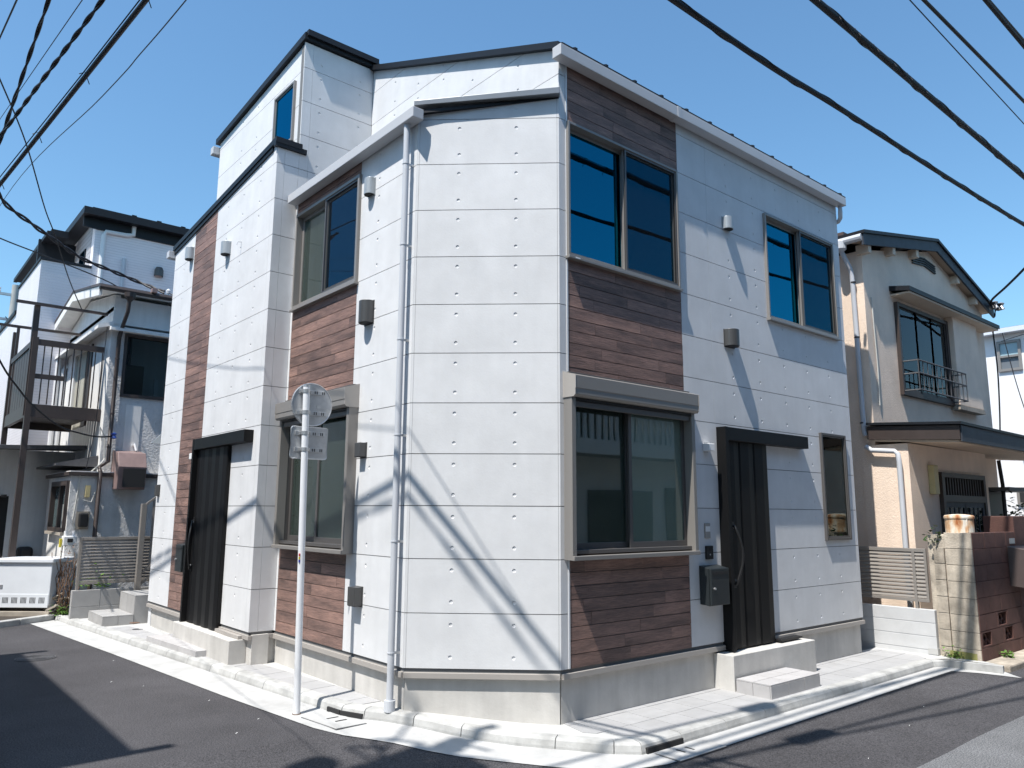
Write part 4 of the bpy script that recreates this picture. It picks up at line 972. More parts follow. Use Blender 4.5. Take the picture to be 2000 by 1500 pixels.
B('curtain', mat('dusty_curtain', (.10, .12, .12), .9, mot=.3, mscale=5, stretch=(8, 1, .5)), wn, WF, 7.54, 9.38, BY-.012, BY-.008, 3.21, 4.56)
for (a, b) in ((7.54, 8.2), (8.16, 8.8), (8.76, 9.38)):
    B('pane', GLASSD, wn, WF, a+.04, b-.04, BY-.032, BY-.030, 3.26, 4.52)
    m = MB(); m.box(WF, a, a+.04, BY-.04, BY-.02, 3.21, 4.56); m.box(WF, b-.04, b, BY-.04, BY-.02, 3.21, 4.56); m.box(WF, a+.04, b-.04, BY-.04, BY-.02, 3.21, 3.26); m.build('sash', BROWNP, wn)
B('shutter_case', BEIGE, T, WF, 9.47, 10.55, BY-.14, BY-.001, 3.16, 4.70, bevel=.01); B('case_base', TIMBER, T, WF, 9.45, 10.58, BY-.15, BY-.001, 3.08, 3.155)
rl = MB()
for z in (3.66, 3.46, 3.20): rl.tube([(7.52, BY-.02, z), (7.52, BY-.28, z), (9.42, BY-.28, z), (9.42, BY-.02, z)], .013, 6)
rl = rl.build('railing', IRON, T)
for k in range(12): MB().tube([(7.52+.1727*k, BY-.28, 3.19), (7.52+.1727*k, BY-.28, 3.66)], .008, 6).build('railing_bar', IRON, rl)
# entrance bay, canopy roof, door
B('entrance_bay', BEIGE, T, WF, BX0-.02, 9.42, -.27, BY+.2, -.5, 2.3)
CN = MB().hexa([Vector(p) for p in ((6.40, -.98, 2.30), (11.6, -.98, 2.26), (11.6, .25, 2.34), (6.40, .25, 2.38), (6.40, -.98, 2.49), (11.6, -.98, 2.45), (11.6, .25, 2.54), (6.40, .25, 2.57))]).build('entrance_canopy', BROWNP, T)
MB().hexa([Vector(p) for p in ((6.36, -1.02, 2.50), (11.64, -1.02, 2.46), (11.64, .24, 2.555), (6.36, .24, 2.585), (6.36, -1.02, 2.535), (11.64, -1.02, 2.495), (11.64, .24, 2.60), (6.36, .24, 2.62))]).build('canopy_sheet', NAVY, CN)
B('canopy_fascia', DKBLUE, CN, WF, 6.42, 11.6, -1.00, -.982, 2.275, 2.49)
MB().hexa([Vector(p) for p in ((6.44, -.95, 2.27), (11.5, -.95, 2.235), (11.5, .18, 2.32), (6.44, .18, 2.35), (6.44, -.95, 2.298), (11.5, -.95, 2.255), (11.5, .18, 2.335), (6.44, .18, 2.375))]).build('canopy_soffit', BEIGS, CN)
DR = MB(); DR.box(WF, 7.42, 7.50, -.33, -.26, -.5, 1.93); DR.box(WF, 9.06, 9.14, -.33, -.26, -.5, 1.93); DR.box(WF, 7.50, 9.06, -.33, -.26, 1.86, 1.93); DR.box(WF, 7.50, 9.06, -.33, -.26, 1.50, 1.60)
DR = DR.build('sliding_door', BROWNP, T)
for k in range(15): B('lattice_bar', BROWNP, DR, WF, 7.55+.1*k, 7.575+.1*k, -.31, -.285, 1.60, 1.86)
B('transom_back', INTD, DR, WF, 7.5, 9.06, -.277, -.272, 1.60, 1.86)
for (a, b) in ((7.50, 8.30), (8.26, 9.06)):
    m = MB(); m.box(WF, a, a+.07, -.31, -.28, -.5, 1.50); m.box(WF, b-.07, b, -.31, -.28, -.5, 1.50); m.box(WF, a+.07, b-.07, -.31, -.28, 1.42, 1.50); m.box(WF, a+.07, b-.07, -.31, -.28, .3, .38); m.build('door_leaf', DKBLUE, DR)
    for q in range(3): B('glazing_bar', DKBLUE, DR, WF, a+.2+.17*q, a+.215+.17*q, -.305, -.285, .38, 1.42)
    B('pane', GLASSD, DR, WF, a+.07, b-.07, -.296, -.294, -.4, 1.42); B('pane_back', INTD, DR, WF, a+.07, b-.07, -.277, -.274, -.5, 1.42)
B('porch_lamp', CREAM, T, WF, 7.08, 7.23, -.36, -.272, 1.60, 2.02, bevel=.01)
for (y, z) in ((-.1, 2.43), (.15, 2.43)): pass
MB().tube([(9.6, -.4, 2.2), (9.62, -.42, 1.8), (9.66, -.4, .5)], .03, 8).build('side_pipe', BLK, T)
B('side_porch_roof', IRON, T, WF, 9.5, 10.7, -.55, .15, 1.70, 1.76); B('side_porch_wall', BROWNP, T, WF, 9.55, 10.3, -.2, .1, -.5, 1.69)
MB().tube([(6.7, BY-.01, 4.55), (6.69, BY-.02, 4.2), (6.72, BY-.02, 3.5), (6.70, BY-.02, 2.9)], .008, 5).build('loose_cable', WIREW, T)

# far white house at the end of the right street
T = thing('white_house', 'bright white house with a small double hung window far right', 'house', (19, 3, -.5))
B('wall', FARW, T, WF, 16, 24, .2, 7, -.5, 5.72)
MB().hexa([Vector(p) for p in ((15.75, -.05, 5.72), (24.2, -.05, 5.72), (24.2, 7.2, 5.72), (15.75, 7.2, 5.72), (18.5, 2.2, 6.25), (21.5, 2.2, 6.25), (21.5, 4.8, 6.25), (18.5, 4.8, 6.25))]).build('roof', mat('far_brown_roof', (.11, .075, .07), .7), T)
B('eave_board', mat('far_eave', (.62, .65, .70), .6), T, WF, 15.74, 15.99, -.04, 7.1, 5.60, 5.715)
FWH = Fr((16, 0), (0, 1), (-1, 0))
wn = MB(); wn.box(FWH, .90, .96, -.02, .05, 4.70, 5.44); wn.box(FWH, 1.34, 1.40, -.02, .05, 4.70, 5.44); wn.box(FWH, .96, 1.34, -.02, .05, 5.38, 5.44); wn.box(FWH, .96, 1.34, -.02, .05, 4.70, 4.76); wn.box(FWH, .96, 1.34, -.02, .06, 5.03, 5.08)
wn = wn.build('window', ALU, T); B('pane', mat('pale_far_glass', (.32, .45, .50), .15), wn, FWH, .96, 1.34, .004, .008, 5.08, 5.38); B('pane', mat('dim_far_glass', (.16, .18, .20), .15), wn, FWH, .96, 1.34, .004, .008, 4.76, 5.03)
wn = B('window', ALU, T, FWH, .55, 1.28, .0, .06, 1.55, 1.95); B('pane', INTD, wn, FWH, .62, 1.22, .055, .062, 1.60, 1.90)

# ------------------------------------------------------------------ left stucco neighbour
T = thing('stucco_house', 'old two storey grey white stucco house left of the new house', 'house', (-.5, 12, -.4))
NY = 10.2
FN = Fr((0, NY), (1, 0), (0, -1)); NX = -1.47; FNX = Fr((NX, 0), (0, 1), (-1, 0))
wu = (-1.245, .30, 3.33, 4.50)
o = sheet('upper_wall', STUCCO, T, FN, NX+.003, 4.0, 1.9, 4.62, [wu], (), d=0, depth=.2)
B('upper_band', STUCW, T, FN, NX+.001, 4.0, -.2, .012, 4.66, 5.15)
o = sheet('side_wall', STUCW, T, FNX, NY+.003, 17.5, 1.9, 4.98, [(11.55, 13.2, 2.9, 4.5)], (), d=0, depth=.2)
B('body', STUCW, T, WF, NX+.5, 4, NY+.6, 17.4, -.4, 5.0)
# upper window facing the camera
W = MB(); W.box(FN, wu[0], wu[0]+.05, -.1, .03, wu[2], wu[3]); W.box(FN, wu[0]+.05, wu[1], -.1, .03, wu[2], wu[2]+.06); W.box(FN, wu[0]+.05, wu[1], -.1, .03, wu[3]-.05, wu[3]); W = W.build('window', BROWNP, T)
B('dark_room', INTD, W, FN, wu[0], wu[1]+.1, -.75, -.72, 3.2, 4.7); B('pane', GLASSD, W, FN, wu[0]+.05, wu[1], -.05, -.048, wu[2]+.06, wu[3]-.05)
B('shade_board', mat('dim_cardboard', (.16, .13, .10), .9, mot=.2), W, FN, -1.16, -.80, -.30, -.28, 3.38, 3.98); B('leaning_tube', WHITE, W, FN, -.62, -.55, -.25, -.2, 3.38, 3.75)
MB().hexa([FN.P(NX-.06, 0, 4.52), FN.P(.4, 0, 4.52), FN.P(.4, .22, 4.50), FN.P(NX-.06, .22, 4.50), FN.P(NX-.06, 0, 4.62), FN.P(.4, 0, 4.62), FN.P(.4, .22, 4.545), FN.P(NX-.06, .22, 4.545)]).build('window_hood', STUCW, T)
# gable roof, ridge along x
ridge = (12.3, 5.62); e0 = (9.92, 5.24); e1 = (14.9, 5.14)
xg = -1.80
def nb_slab(z_off, t, x0, x1, m, name, y0=0, y1=0):
    for (a, b) in ((e0, ridge), (ridge, e1)):
        MB().hexa([Vector(p) for p in ((x0, a[0], a[1]+z_off), (x1, a[0], a[1]+z_off), (x1, b[0], b[1]+z_off), (x0, b[0], b[1]+z_off), (x0, a[0], a[1]+z_off+t), (x1, a[0], a[1]+z_off+t), (x1, b[0], b[1]+z_off+t), (x0, b[0], b[1]+z_off+t))]).build(name, m, T)
nb_slab(0, .05, xg, 4.2, BROWNR, 'roof_sheet'); nb_slab(-.17, .165, xg+.01, xg+.05, STUCW, 'barge_board'); nb_slab(-.06, .055, xg+.05, 4.1, STUCW, 'soffit')
mb = MB().prism([Vector((NX, NY, 4.9)), Vector((NX, 14.6, 4.9)), Vector((NX, 14.6, 5.05)), Vector((NX, 12.3, 5.5)), Vector((NX, NY, 5.2))], (.1, 0, 0)); mb.build('gable_wall', STUCW, T)
MB().tube([(xg, 9.88, 5.22), (4, 9.88, 5.22)], .05, 8).build('eave_gutter', BROWNP, T)
for x in (-.95, -.35, .3): B('tile_cap', HOODM, T, WF, x, x+.09, 9.78, 9.92, 5.26, 5.34)
# gabled strip canopy along the side wall
MB().hexa([Vector(p) for p in ((-1.72, 10.1, 4.52), (NX, 10.1, 4.60), (NX, 15.2, 4.60), (-1.72, 15.2, 4.52), (-1.72, 10.1, 4.58), (NX, 10.1, 4.68), (NX, 15.2, 4.68), (-1.72, 15.2, 4.58))]).build('side_hood', STUCW, T)
# downpipe with hopper
PP = MB().tube([(-1.32, 9.76, 5.12), (-1.33, 9.78, 4.82), (-1.34, 10.0, 4.6), (-1.35, 10.14, 4.4), (-1.35, 10.14, 2.15), (-1.50, 10.05, 2.05), (-1.50, 9.92, 1.95), (-1.50, 9.92, -.2)], .034, 10).build('downpipe', BROWNP, T, smooth=True)
MB().lathe((-1.32, 9.76, 5.0), [(.03, 0), (.09, .08), (.1, .16), (0, .16)], 10).build('hopper', BROWNP, PP)
for z in (4.0, 3.0, 2.4): MB().tube([(-1.35, 10.14, z), (-1.35, 10.14, z+.02)], .04, 10).build('pipe_collar', BROWNP, PP)
# lower storey, further out
LX, LY = -1.93, 9.98; FLo = Fr((0, LY), (1, 0), (0, -1)); FLx = Fr((LX, 0), (0, 1), (-1, 0))
o = sheet('lower_wall', STUCCO, T, FLo, LX+.003, 4.0, -.4, 1.88, [], (), d=0, depth=.15)
wl = (10.02, 11.35, .93, 1.80)
o = sheet('lower_side_wall', STUCW, T, FLx, LY+.003, 11.9, -.4, 1.88, [wl], (), d=0, depth=.15)
B('ledge', BROWNP, T, WF, LX-.05, 4, LY-.06, 12, 1.885, 1.945); B('ledge_top', STUCW, T, WF, LX-.02, 4, LY-.03, 12, 1.946, 1.965)
W = MB(); W.box(FLx, wl[0], wl[0]+.06, -.1, .05, wl[2], wl[3]); W.box(FLx, wl[1]-.06, wl[1], -.1, .05, wl[2], wl[3]); W.box(FLx, wl[0]+.06, wl[1]-.06, -.1, .05, wl[2], wl[2]+.07); W.box(FLx, wl[0]+.06, wl[1]-.06, -.1, .05, wl[3]-.08, wl[3]); W.box(FLx, 10.62, 10.70, -.08, .03, wl[2]+.07, wl[3]-.08)
W = W.build('window', BROWNP, T); B('sill', TIMBER, W, FLx, wl[0]-.04, wl[1]+.04, -.02, .08, wl[2]-.05, wl[2]-.001)
B('pane', mat('frosted_pane', (.42, .43, .40), .4), W, FLx, wl[0]+.06, 10.62, -.03, -.025, wl[2]+.07, 1.40); B('pane', mat('teal_pane', (.10, .14, .15), .1), W, FLx, 10.70, wl[1]-.06, -.03, -.025, wl[2]+.07, wl[3]-.08); B('pane', mat('teal_pane', (.10, .14, .15), .1), W, FLx, wl[0]+.06, 10.62, -.03, -.025, 1.401, wl[3]-.08)
B('recess_wall', STUCW, T, WF, -3.4, -1.4, 12.3, 12.5, -.4, 2.42)
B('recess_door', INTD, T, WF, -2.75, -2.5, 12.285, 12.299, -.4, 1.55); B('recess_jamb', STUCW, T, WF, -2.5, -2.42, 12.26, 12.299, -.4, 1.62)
MB().hexa([Vector(p) for p in ((-3.5, 11.3, 2.34), (-1.48, 11.3, 2.42), (-1.48, 12.55, 2.46), (-3.5, 12.55, 2.40), (-3.5, 11.3, 2.40), (-1.48, 11.3, 2.50), (-1.48, 12.55, 2.56), (-3.5, 12.55, 2.50))]).build('porch_roof', IRON, T)
MB().hexa([Vector(p) for p in ((-2.12, 10.3, 2.06), (-1.48, 10.3, 2.06), (-1.48, 12.2, 2.06), (-2.12, 12.2, 2.06), (-2.12, 10.3, 2.10), (-1.48, 10.3, 2.26), (-1.48, 12.2, 2.26), (-2.12, 12.2, 2.10))]).build('window_hood', IRON, T)
MB().box(WF, -2.3, -2.05, 12.0, 12.28, .35, .62).build('hanging_bag', BLK, T, bevel=.06)
# side doorway leaf behind the balcony
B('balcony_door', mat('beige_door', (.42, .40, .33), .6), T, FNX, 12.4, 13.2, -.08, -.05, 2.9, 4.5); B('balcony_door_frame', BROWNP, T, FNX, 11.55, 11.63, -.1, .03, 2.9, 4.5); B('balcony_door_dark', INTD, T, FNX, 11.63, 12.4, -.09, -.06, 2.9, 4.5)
# range hood, meters
HD = MB().prism([Vector(p) for p in ((-1.28, 10.185, 1.66), (-1.28, 9.70, 1.66), (-1.28, 9.66, 2.05), (-1.28, 9.78, 2.30), (-1.28, 10.185, 2.36))], (.46, 0, 0)).build('range_hood', HOODM, T, bevel=.01)
B('hood_mouth', INTD, HD, WF, -1.20, -.84, 9.647, 9.655, 1.70, 2.02)
MT = B('electric_meter_board', TIMBER, T, FLo, -1.80, -1.60, .0, .03, .98, 1.28); B('meter_case', BLK, MT, FLo, -1.77, -1.63, .03, .14, 1.02, 1.25, bevel=.02)
B('breaker_box', CREAM, T, FLo, -1.70, -1.63, .0, .06, 1.52, 1.72)
MB().tube([FLo.P(-1.80, .02, 1.9), FLo.P(-1.82, .02, 1.5), FLo.P(-1.85, .02, 1.1), FLo.P(-1.80, .02, 1.0)], .012, 6).build('meter_conduit', WIREW, T)
MB().tube([FLo.P(-1.66, .04, 1.55), FLo.P(-1.72, .06, 1.47), FLo.P(-1.60, .06, 1.44), FLo.P(-1.55, .03, 1.6)], .008, 6).build('meter_conduit', WIREW, T)
GM = B('gas_meter', WHITE, T, WF, -2.02, -1.82, 9.62, 9.78, .72, .88, bevel=.015)
for x in (-1.98, -1.86): MB().tube([(x, 9.7, .88), (x, 9.7, .96)], .025, 8).build('meter_neck', WHITE, GM)
B('meter_dial', INTD, GM, WF, -1.96, -1.88, 9.612, 9.62, .78, .84); MB().tube([(-2.0, 9.75, .75), (-2.02, 9.8, .2), (-2.0, 9.8, -.3)], .018, 8).build('gas_pipe', WIREW, GM)
B('yellow_tag', mat('yellow_tag', (.6, .5, .05), .6), GM, WF, -2.06, -2.03, 9.66, 9.72, .70, .84)
B('plaster_strip', STUCW, T, FN, -1.12, -.86, .0, .012, 1.97, 3.2)  # slightly raised strip of white plaster on the stucco
MB().tube([FN.P(-.95, .02, 2.45), FN.P(-.95, .10, 2.48), FN.P(-.92, .14, 2.36)], .02, 8).build('stub_pipe', WHITE, T)
MB().tube([(-1.63, 10.0, 1.96), (-1.5, 9.95, 2.10), (-1.42, 10.1, 2.2), (-1.45, 10.1, 2.6), (-1.55, 10.05, 2.75), (-1.5, 10.05, 2.5)], .010, 6).build('loose_conduit', WIREW, T)
# balcony: steel frame fixed to the house, each bar its own part
BC = thing('balcony', 'dark brown steel balcony on tall posts before the stucco house', 'balcony', (-2.0, 11, -.4))
def beam(p, q, w_=.05, h_=.05, name='rail'):
    p, q = Vector(p), Vector(q); t = (q-p).normalized(); n = Vector((-t.y, t.x, 0)); n = n.normalized()*w_/2 if n.length > 1e-4 else Vector((w_/2, 0, 0))
    z = Vector((0, 0, h_/2)); MB().hexa([p-n-z, q-n-z, q+n-z, p+n-z, p-n+z, q-n+z, q+n+z, p+n+z]).build(name, BROWNP, BC)
bx0, bx1, by0, by1 = -2.60, -1.46, 10.45, 13.0
beam((bx0, by0, 2.99), (bx1-.02, by0, 2.99), .06, .22, 'floor_beam'); beam((bx0, by0+.03, 2.99), (bx0, by1, 2.99), .06, .22, 'floor_beam'); beam((bx0, by1, 2.99), (bx1, by1, 2.99), .06, .22, 'floor_beam')
for k in range(13): beam((bx0+.04, by0+.15+.20*k, 3.03), (bx1, by0+.15+.20*k, 3.03), .17, .03, 'deck_board')
for (x, y, zb, zt_) in ((bx0, by0, -.4, 4.27), (bx0, by1, -.4, 4.8), (bx0-.02, by0+.06, 2.9, 4.84)): MB().box(WF, x-.045, x+.045, y-.045, y+.045, zb, zt_).build('post', BROWNP, BC)
beam((bx0, by0, 4.19), (bx1-.06, by0, 4.19), .07, .10, 'handrail'); beam((bx0, by0, 3.59), (bx1-.65, by0, 3.59), .05, .08, 'handrail'); beam((bx0, by0+.05, 4.19), (bx0, by1, 4.19), .07, .10, 'handrail')
for k in range(9): MB().box(WF, bx0+.14+.115*k, bx0+.158+.115*k, by0-.01, by0+.01, 3.11, 4.15).build('baluster', BROWNP, BC)
for k in range(9): MB().box(WF, bx0-.012, bx0+.012, by0+.08+.29*k, by0+.34+.29*k, 3.11, 4.15).build('side_slat', BROWNP, BC)
beam((bx0-.35, by0-.02, 4.86), (bx1-.05, by0-.02, 4.86), .04, .05, 'drying_rail'); beam((bx0-.35, by0+2.2, 4.86), (bx1-.05, by0+2.2, 4.86), .04, .05, 'drying_rail'); MB().box(WF, bx0-.03, bx0+.02, by0+2.18, by0+2.23, 2.9, 4.86).build('post', BROWNP, BC)
beam((bx0, by0+1.5, 1.55), (bx0, by1, 1.55), .05, .05, 'brace')

# chest freezer beside the kerb
c0 = Vector((-2.158, 9.507)); ax = Vector((-.764, .645)); bx_ = Vector((.645, .764))
FZ = Fr((c0.x, c0.y), ax, -bx_)
T = thing('freezer', 'old white chest freezer standing outside the stucco house', 'freezer', (-2.4, 9.9, -.3))
B('cabinet', FRZ, T, FZ, 0, .90, -.55, 0, -.20, .455, bevel=.012); B('lid', FRZ, T, FZ, -.03, .93, -.58, .03, .456, .53, bevel=.018)
B('plinth', FRZ, T, FZ, .01, .89, -.54, .004, -.235, -.022, bevel=.006)
for k in range(5):
    for q in range(5): B('vent_slot', INTD, T, FZ, .07+.145*k+.020*q, .080+.145*k+.020*q, .002, .006, -.165, -.075)
B('badge', SILV, T, FZ, .76, .86, .0, .006, .06, .12)
for x in (.05, .82): B('foot', BLK, T, FZ, x, x+.06, -.5, -.05, -.29, -.236)
o = B('timber_plank', TIMBER, None, FZ, -.05, 1.0, -.5, .06, -.36, -.292); tag(o, 'weathered plank under the white chest freezer', 'plank')
# broken timber, dry vines and weeds between freezer and low wall
T = thing('scrap_timber', 'pile of broken grey timber between the freezer and the low wall', 'timber', (-2.0, 9.5, -.35))
for k in range(9):
    p = Vector((-2.12+.22*random.random(), 9.35+.5*random.random(), -.3+.35*random.random())); a = random.random()*3; t = Vector((math.cos(a), math.sin(a), random.uniform(-.5, .5)))*.25
    MB().tube([p-t*.6, p+t*.6], .022, 4).build('board', TIMBER, T)
T = thing('dry_vine', 'brown withered climbing vine on the corner of the stucco house', 'vine', (-1.98, 9.55, -.35))
mb = MB()
for k in range(26):
    p = Vector((-2.03+.16*random.random(), 9.3+.45*random.random(), -.33)); pts = [p]
    for q in range(6): pts.append(pts[-1]+Vector((random.uniform(-.05, .05), random.uniform(-.05, .05), random.uniform(.06, .20))))
    mb.tube(pts, .006, 4)
mb.build('stems', DRY, T)
def leaves(mb, c, n, spread, size, zs=1.0):
    for k in range(n):
        p = Vector(c)+Vector((random.gauss(0, spread), random.gauss(0, spread), abs(random.gauss(0, spread*zs))))
        a = random.random()*6.28; t = Vector((math.cos(a), math.sin(a), random.uniform(-.3, .8))).normalized()*size*random.uniform(.6, 1.3); s = Vector((-t.y, t.x, random.uniform(-.3, .3)*size)).normalized()*size*.35
        mb.quad(p, p+t*.5+s, p+t, p+t*.5-s)
    return mb
mb = MB()
for k in range(90):
    p = Vector((-2.02+.14*random.random(), 9.35+.4*random.random(), random.uniform(-.2, .75))); leaves(mb, p, 1, .01, .045)
mb.build('withered_leaves', DRY, T, recalc=False)
for (lab, c, n, sp, sz, m) in (('bright green weeds growing at the foot of the freezer', (-1.98, 9.3, -.34), 160, .06, .05, LEAF), ('green weeds growing under the left louver fence', (-1.6, 8.95, .10), 260, .13, .06, LEAF),
                               ('yellow green weed tuft at the foot of the old block pier', (5.93, -.85, -.44), 90, .05, .04, LEAF), ('small weed tuft on the old footway strip by the brown wall', (6.55, -1.25, -.44), 70, .035, .045, LEAF), ('grass tuft at the end of the old footway strip', (7.0, -1.42, -.44), 50, .03, .06, LEAF),
                               ('dark leafy plant beside the beige house porch', (9.9, -.55, 1.0), 420, .16, .09, LEAFD), ('small leaves growing behind the old block pier', (6.05, -.70, .95), 60, .05, .07, LEAFD)):
    T = thing('weed_clump' if 'weed' in lab else 'leafy_plant' if 'lea' in lab else 'grass_tuft', lab, 'plant', c)
    leaves(MB(), c, n, sp, sz, 1.0 if m is LEAF else 1.3).build('leaves', m, T, recalc=False)
    if 'plant' in lab: MB().tube([(c[0], c[1], -.5), c, (c[0], c[1], c[2]+.2)], .012, 5).build('stem', DRY, T)

# ------------------------------------------------------------------ three storey white siding house
T = thing('siding_house', 'tall pale lavender siding house with black eaves behind the stucco house', 'house', (0, 17, -.4))
B('main_wall', SID3, T, WF, -1.19, 3.4, 14.0, 22, -.4, 7.86)
B('balcony_wall', SID3, T, WF, -2.17, -1.193, 14.0, 17.0, -.4, 6.68); B('parapet_cap', NAVY, T, WF, -2.2, -1.195, 13.97, 14.12, 6.685, 6.74); B('parapet_cap', NAVY, T, WF, -2.2, -2.06, 14.121, 17.02, 6.685, 6.74)
B('textured_wall', SID3D, T, WF, -1.2, -1.1905, 14.3, 15.9, 6.75, 7.84)
W = B('window', NAVY, T, WF, -1.225, -1.20, 14.75, 15.35, 6.75, 7.35); B('pane', GLASSB, W, WF, -1.232, -1.226, 14.80, 15.30, 6.78, 7.31)
B('recess_wall', NAVY, T, WF, -2.0, -1.21, 16.0, 16.1, 6.75, 7.75); None
B('eave', NAVY, T, WF, -1.50, 3.6, 13.72, 22.2, 7.86, 8.02); B('roof_ridge', NAVY, T, WF, -1.3, 3.4, 13.9, 22, 8.02, 8.10); B('balcony_canopy', NAVY, T, WF, -1.86, -1.505, 15.3, 20.3, 7.68, 7.84); B('canopy_gutter', NAVY, T, WF, -1.95, -1.865, 15.25, 20.3, 7.66, 7.76)
for k in range(5): B('roof_lug', NAVY, T, WF, -.5+.55*k, -.4+.55*k, 13.80, 13.95, 8.02, 8.09)
B('eave_fascia', NAVY, T, WF, -1.45, 3.5, 13.96, 13.999, 7.62, 7.86)
B('lower_wing_wall', SID3, T, WF, -2.165, -1.2, 17.003, 22, -.4, 6.05); B('lower_wing_cap', NAVY, T, WF, -2.21, -1.2, 17.03, 22.1, 6.055, 6.14)
MB().tube([(-.40, 13.96, 7.86), (-.40, 13.96, 7.66), (-.55, 13.96, 7.62), (-.98, 13.96, 7.60), (-1.02, 13.96, 7.5), (-1.02, 13.96, 2.5)], .05, 8).build('downpipe', WHITE, T)
MB().tube([(-.55, 13.96, 7.05), (-.60, 13.96, 2.5)], .05, 8).build('downpipe', PIPE, T)
MB().tube([(-1.3, 13.96, 4.6), (-1.62, 13.96, 4.6), (-1.65, 13.96, 4.5), (-1.65, 13.96, 2.5)], .05, 8).build('downpipe', WHITE, T); MB().tube([(-1.1, 13.96, 4.4), (-1.5, 13.96, 4.38), (-1.54, 13.96, 4.3), (-1.54, 13.96, 2.5)], .05, 8).build('downpipe', WHITE, T)
MB().lathe((.22, 13.95, 6.78), [(.1, 0), (.1, .15), (.07, .22), (0, .24)], 14).build('vent_hood', VENTD, T)
B('vent_hood', VENTL, T, WF, -2.3, -2.18, 15.2, 15.45, 4.5, 4.75)

# ------------------------------------------------------------------ utility poles
def spline_(pts, per=5):
    P_ = [Vector(p) for p in pts]; P_ = [P_[0]*2-P_[1]]+P_+[P_[-1]*2-P_[-2]]; out = []
    for i in range(1, len(P_)-2):
        a, b, c, d = P_[i-1:i+3]
        for k in range(per):
            t = k/per; out.append(.5*((2*b)+(c-a)*t+(2*a-5*b+4*c-d)*t*t+(3*b-a-3*c+d)*t**3))
    out.append(P_[-2]); return out
def utility_pole(label, x, y, h, group=None):
    T = thing('utility_pole', label, 'utility pole', (x, y, -.5))
    MB().tube([(x, y, -.5), (x, y, h)], [.17, .11], 16).build('shaft', UPOLE, T, smooth=True)
    for z in (h-.35, h-1.2): MB().box(WF, x-.9, x+.9, y-.04, y+.04, z-.04, z+.04).build('crossarm', SILV, T)
    for q in (-.8, -.45, .45, .8): MB().lathe((x+q, y, h-.31), [(.03, 0), (.05, .05), (.03, .1), (.05, .15), (0, .17)], 10).build('insulator', WHITE, T)
    return T
T = utility_pole('grey concrete utility pole with wires far behind the white siding house', -1.35, 25, 8.75)
MB().lathe((-1.05, 24.8, 6.9), [(.0, 0), (.22, .02), (.22, .55), (.0, .6)], 14).build('transformer', IRON, T)
for k in range(5): MB().tube([(-1.35+.3*math.cos(k*1.3+q*.5), 24.8+.2*math.sin(k), 7.0+.2*k-.25*math.sin(q*.6)) for q in range(6)], .015, 4).build('jumper_wire', WIRE, T)
T = utility_pole('unseen utility pole added across the left street to cast a blotchy road shadow', -6.1, -.8, 9.0)  # pole added out of view for the shadow blots near the kerb
MB().lathe((-5.72, -.85, 6.9), [(.0, 0), (.24, .02), (.24, .75), (.0, .8)], 16).build('transformer', SILV, T)
MB().lathe((-6.1, -1.2, 6.5), [(.0, 0), (.20, .02), (.20, .6), (.0, .65)], 16).build('transformer', SILV, T)
random.seed(5)
for k in range(16):  # loose wires bunched so their shadow looks like foliage
    p = Vector((-6.1, -.8, random.uniform(6.4, 8.6))); pts = [p]
    for q in range(6): pts.append(pts[-1]+Vector((random.uniform(-.15, .32), random.uniform(-.28, .22), random.uniform(-.22, .18))))
    MB().tube(spline_(pts), .022, 5).build('jumper_wire', WIRE, T)
for (dx, dy, dz, r_) in ((.5, -.2, 7.9, .13), (.85, .1, 7.7, .11), (-.1, .3, 7.4, .14), (.3, -.45, 8.3, .12)): MB().lathe((-6.1+dx, -.8+dy, dz), [(0, 0), (r_, .03), (r_, .34), (0, .38)], 12).build('shadow_box', BLK, T)  # boxes added to thicken the blotchy shadow

# ------------------------------------------------------------------ buildings just outside the frame (they cast the shade, are mirrored in the glass or are added to block sky light)
T = thing('opposite_house', 'cream house across the left street whose shade falls on the road', 'house', (-9, 2.5, -.5))
B('wall', STUCW, T, WF, -12, -6.35, .72, 5.55, -.5, 5.75); B('roof', NAVY, T, WF, -12.1, -6.22, .60, 5.70, 5.76, 5.90)
MB().prism([Vector(p) for p in ((-6.4, .72, 5.9), (-6.4, 5.55, 5.9), (-9.2, 5.55, 8.4), (-9.2, .72, 8.4))], (-.2, 0, 0)).build('roof_slope', NAVY, T)
for y in (.60, 5.60): B('verge_board', NAVY, T, WF, -6.219, -5.95, y, y+.10, 5.80, 5.90)
for (a, b, c, d) in ((1.2, 2.6, 3.2, 4.5), (3.4, 4.9, 3.2, 4.5), (1.2, 2.6, .6, 2.0), (3.6, 4.6, -.4, 1.8)): 
    W = B('window', ALUD, T, WF, -6.37, -6.31, a, b, c, d); B('pane', GLASSB, W, WF, -6.312, -6.305, a+.06, b-.06, c+.06, d-.06)
T = thing('sky_blocking_house', 'unseen plain grey house added up the left street to block sky light', 'house', (-10, 13, -.5))  # added to shut out part of the sky over the left street
B('wall', STUCW, T, WF, -14, -7.0, 6.6, 22, -.5, 5.6); B('roof', NAVY, T, WF, -14.2, -6.9, 6.5, 22.2, 5.61, 5.75)
T = thing('corner_sky_blocker', 'unseen tall grey block added behind the photographer to cut sky light', 'building', (-10, -12, -.5))  # added out of view to lower the sky fill on the walls
B('wall', BLOCK, T, WF, -18, -6.5, -20, -7, -.5, 9); B('roof_edge', NAVY, T, WF, -18.1, -6.4, -20.1, -6.9, 9.01, 9.2)
T = thing('street_house', 'brown and cream house on the far side of the right street', 'house', (3, -11, -.5))
OPPW = mat('dull_grey_render', (0.26, 0.25, 0.24), 0.9, mot=.1)
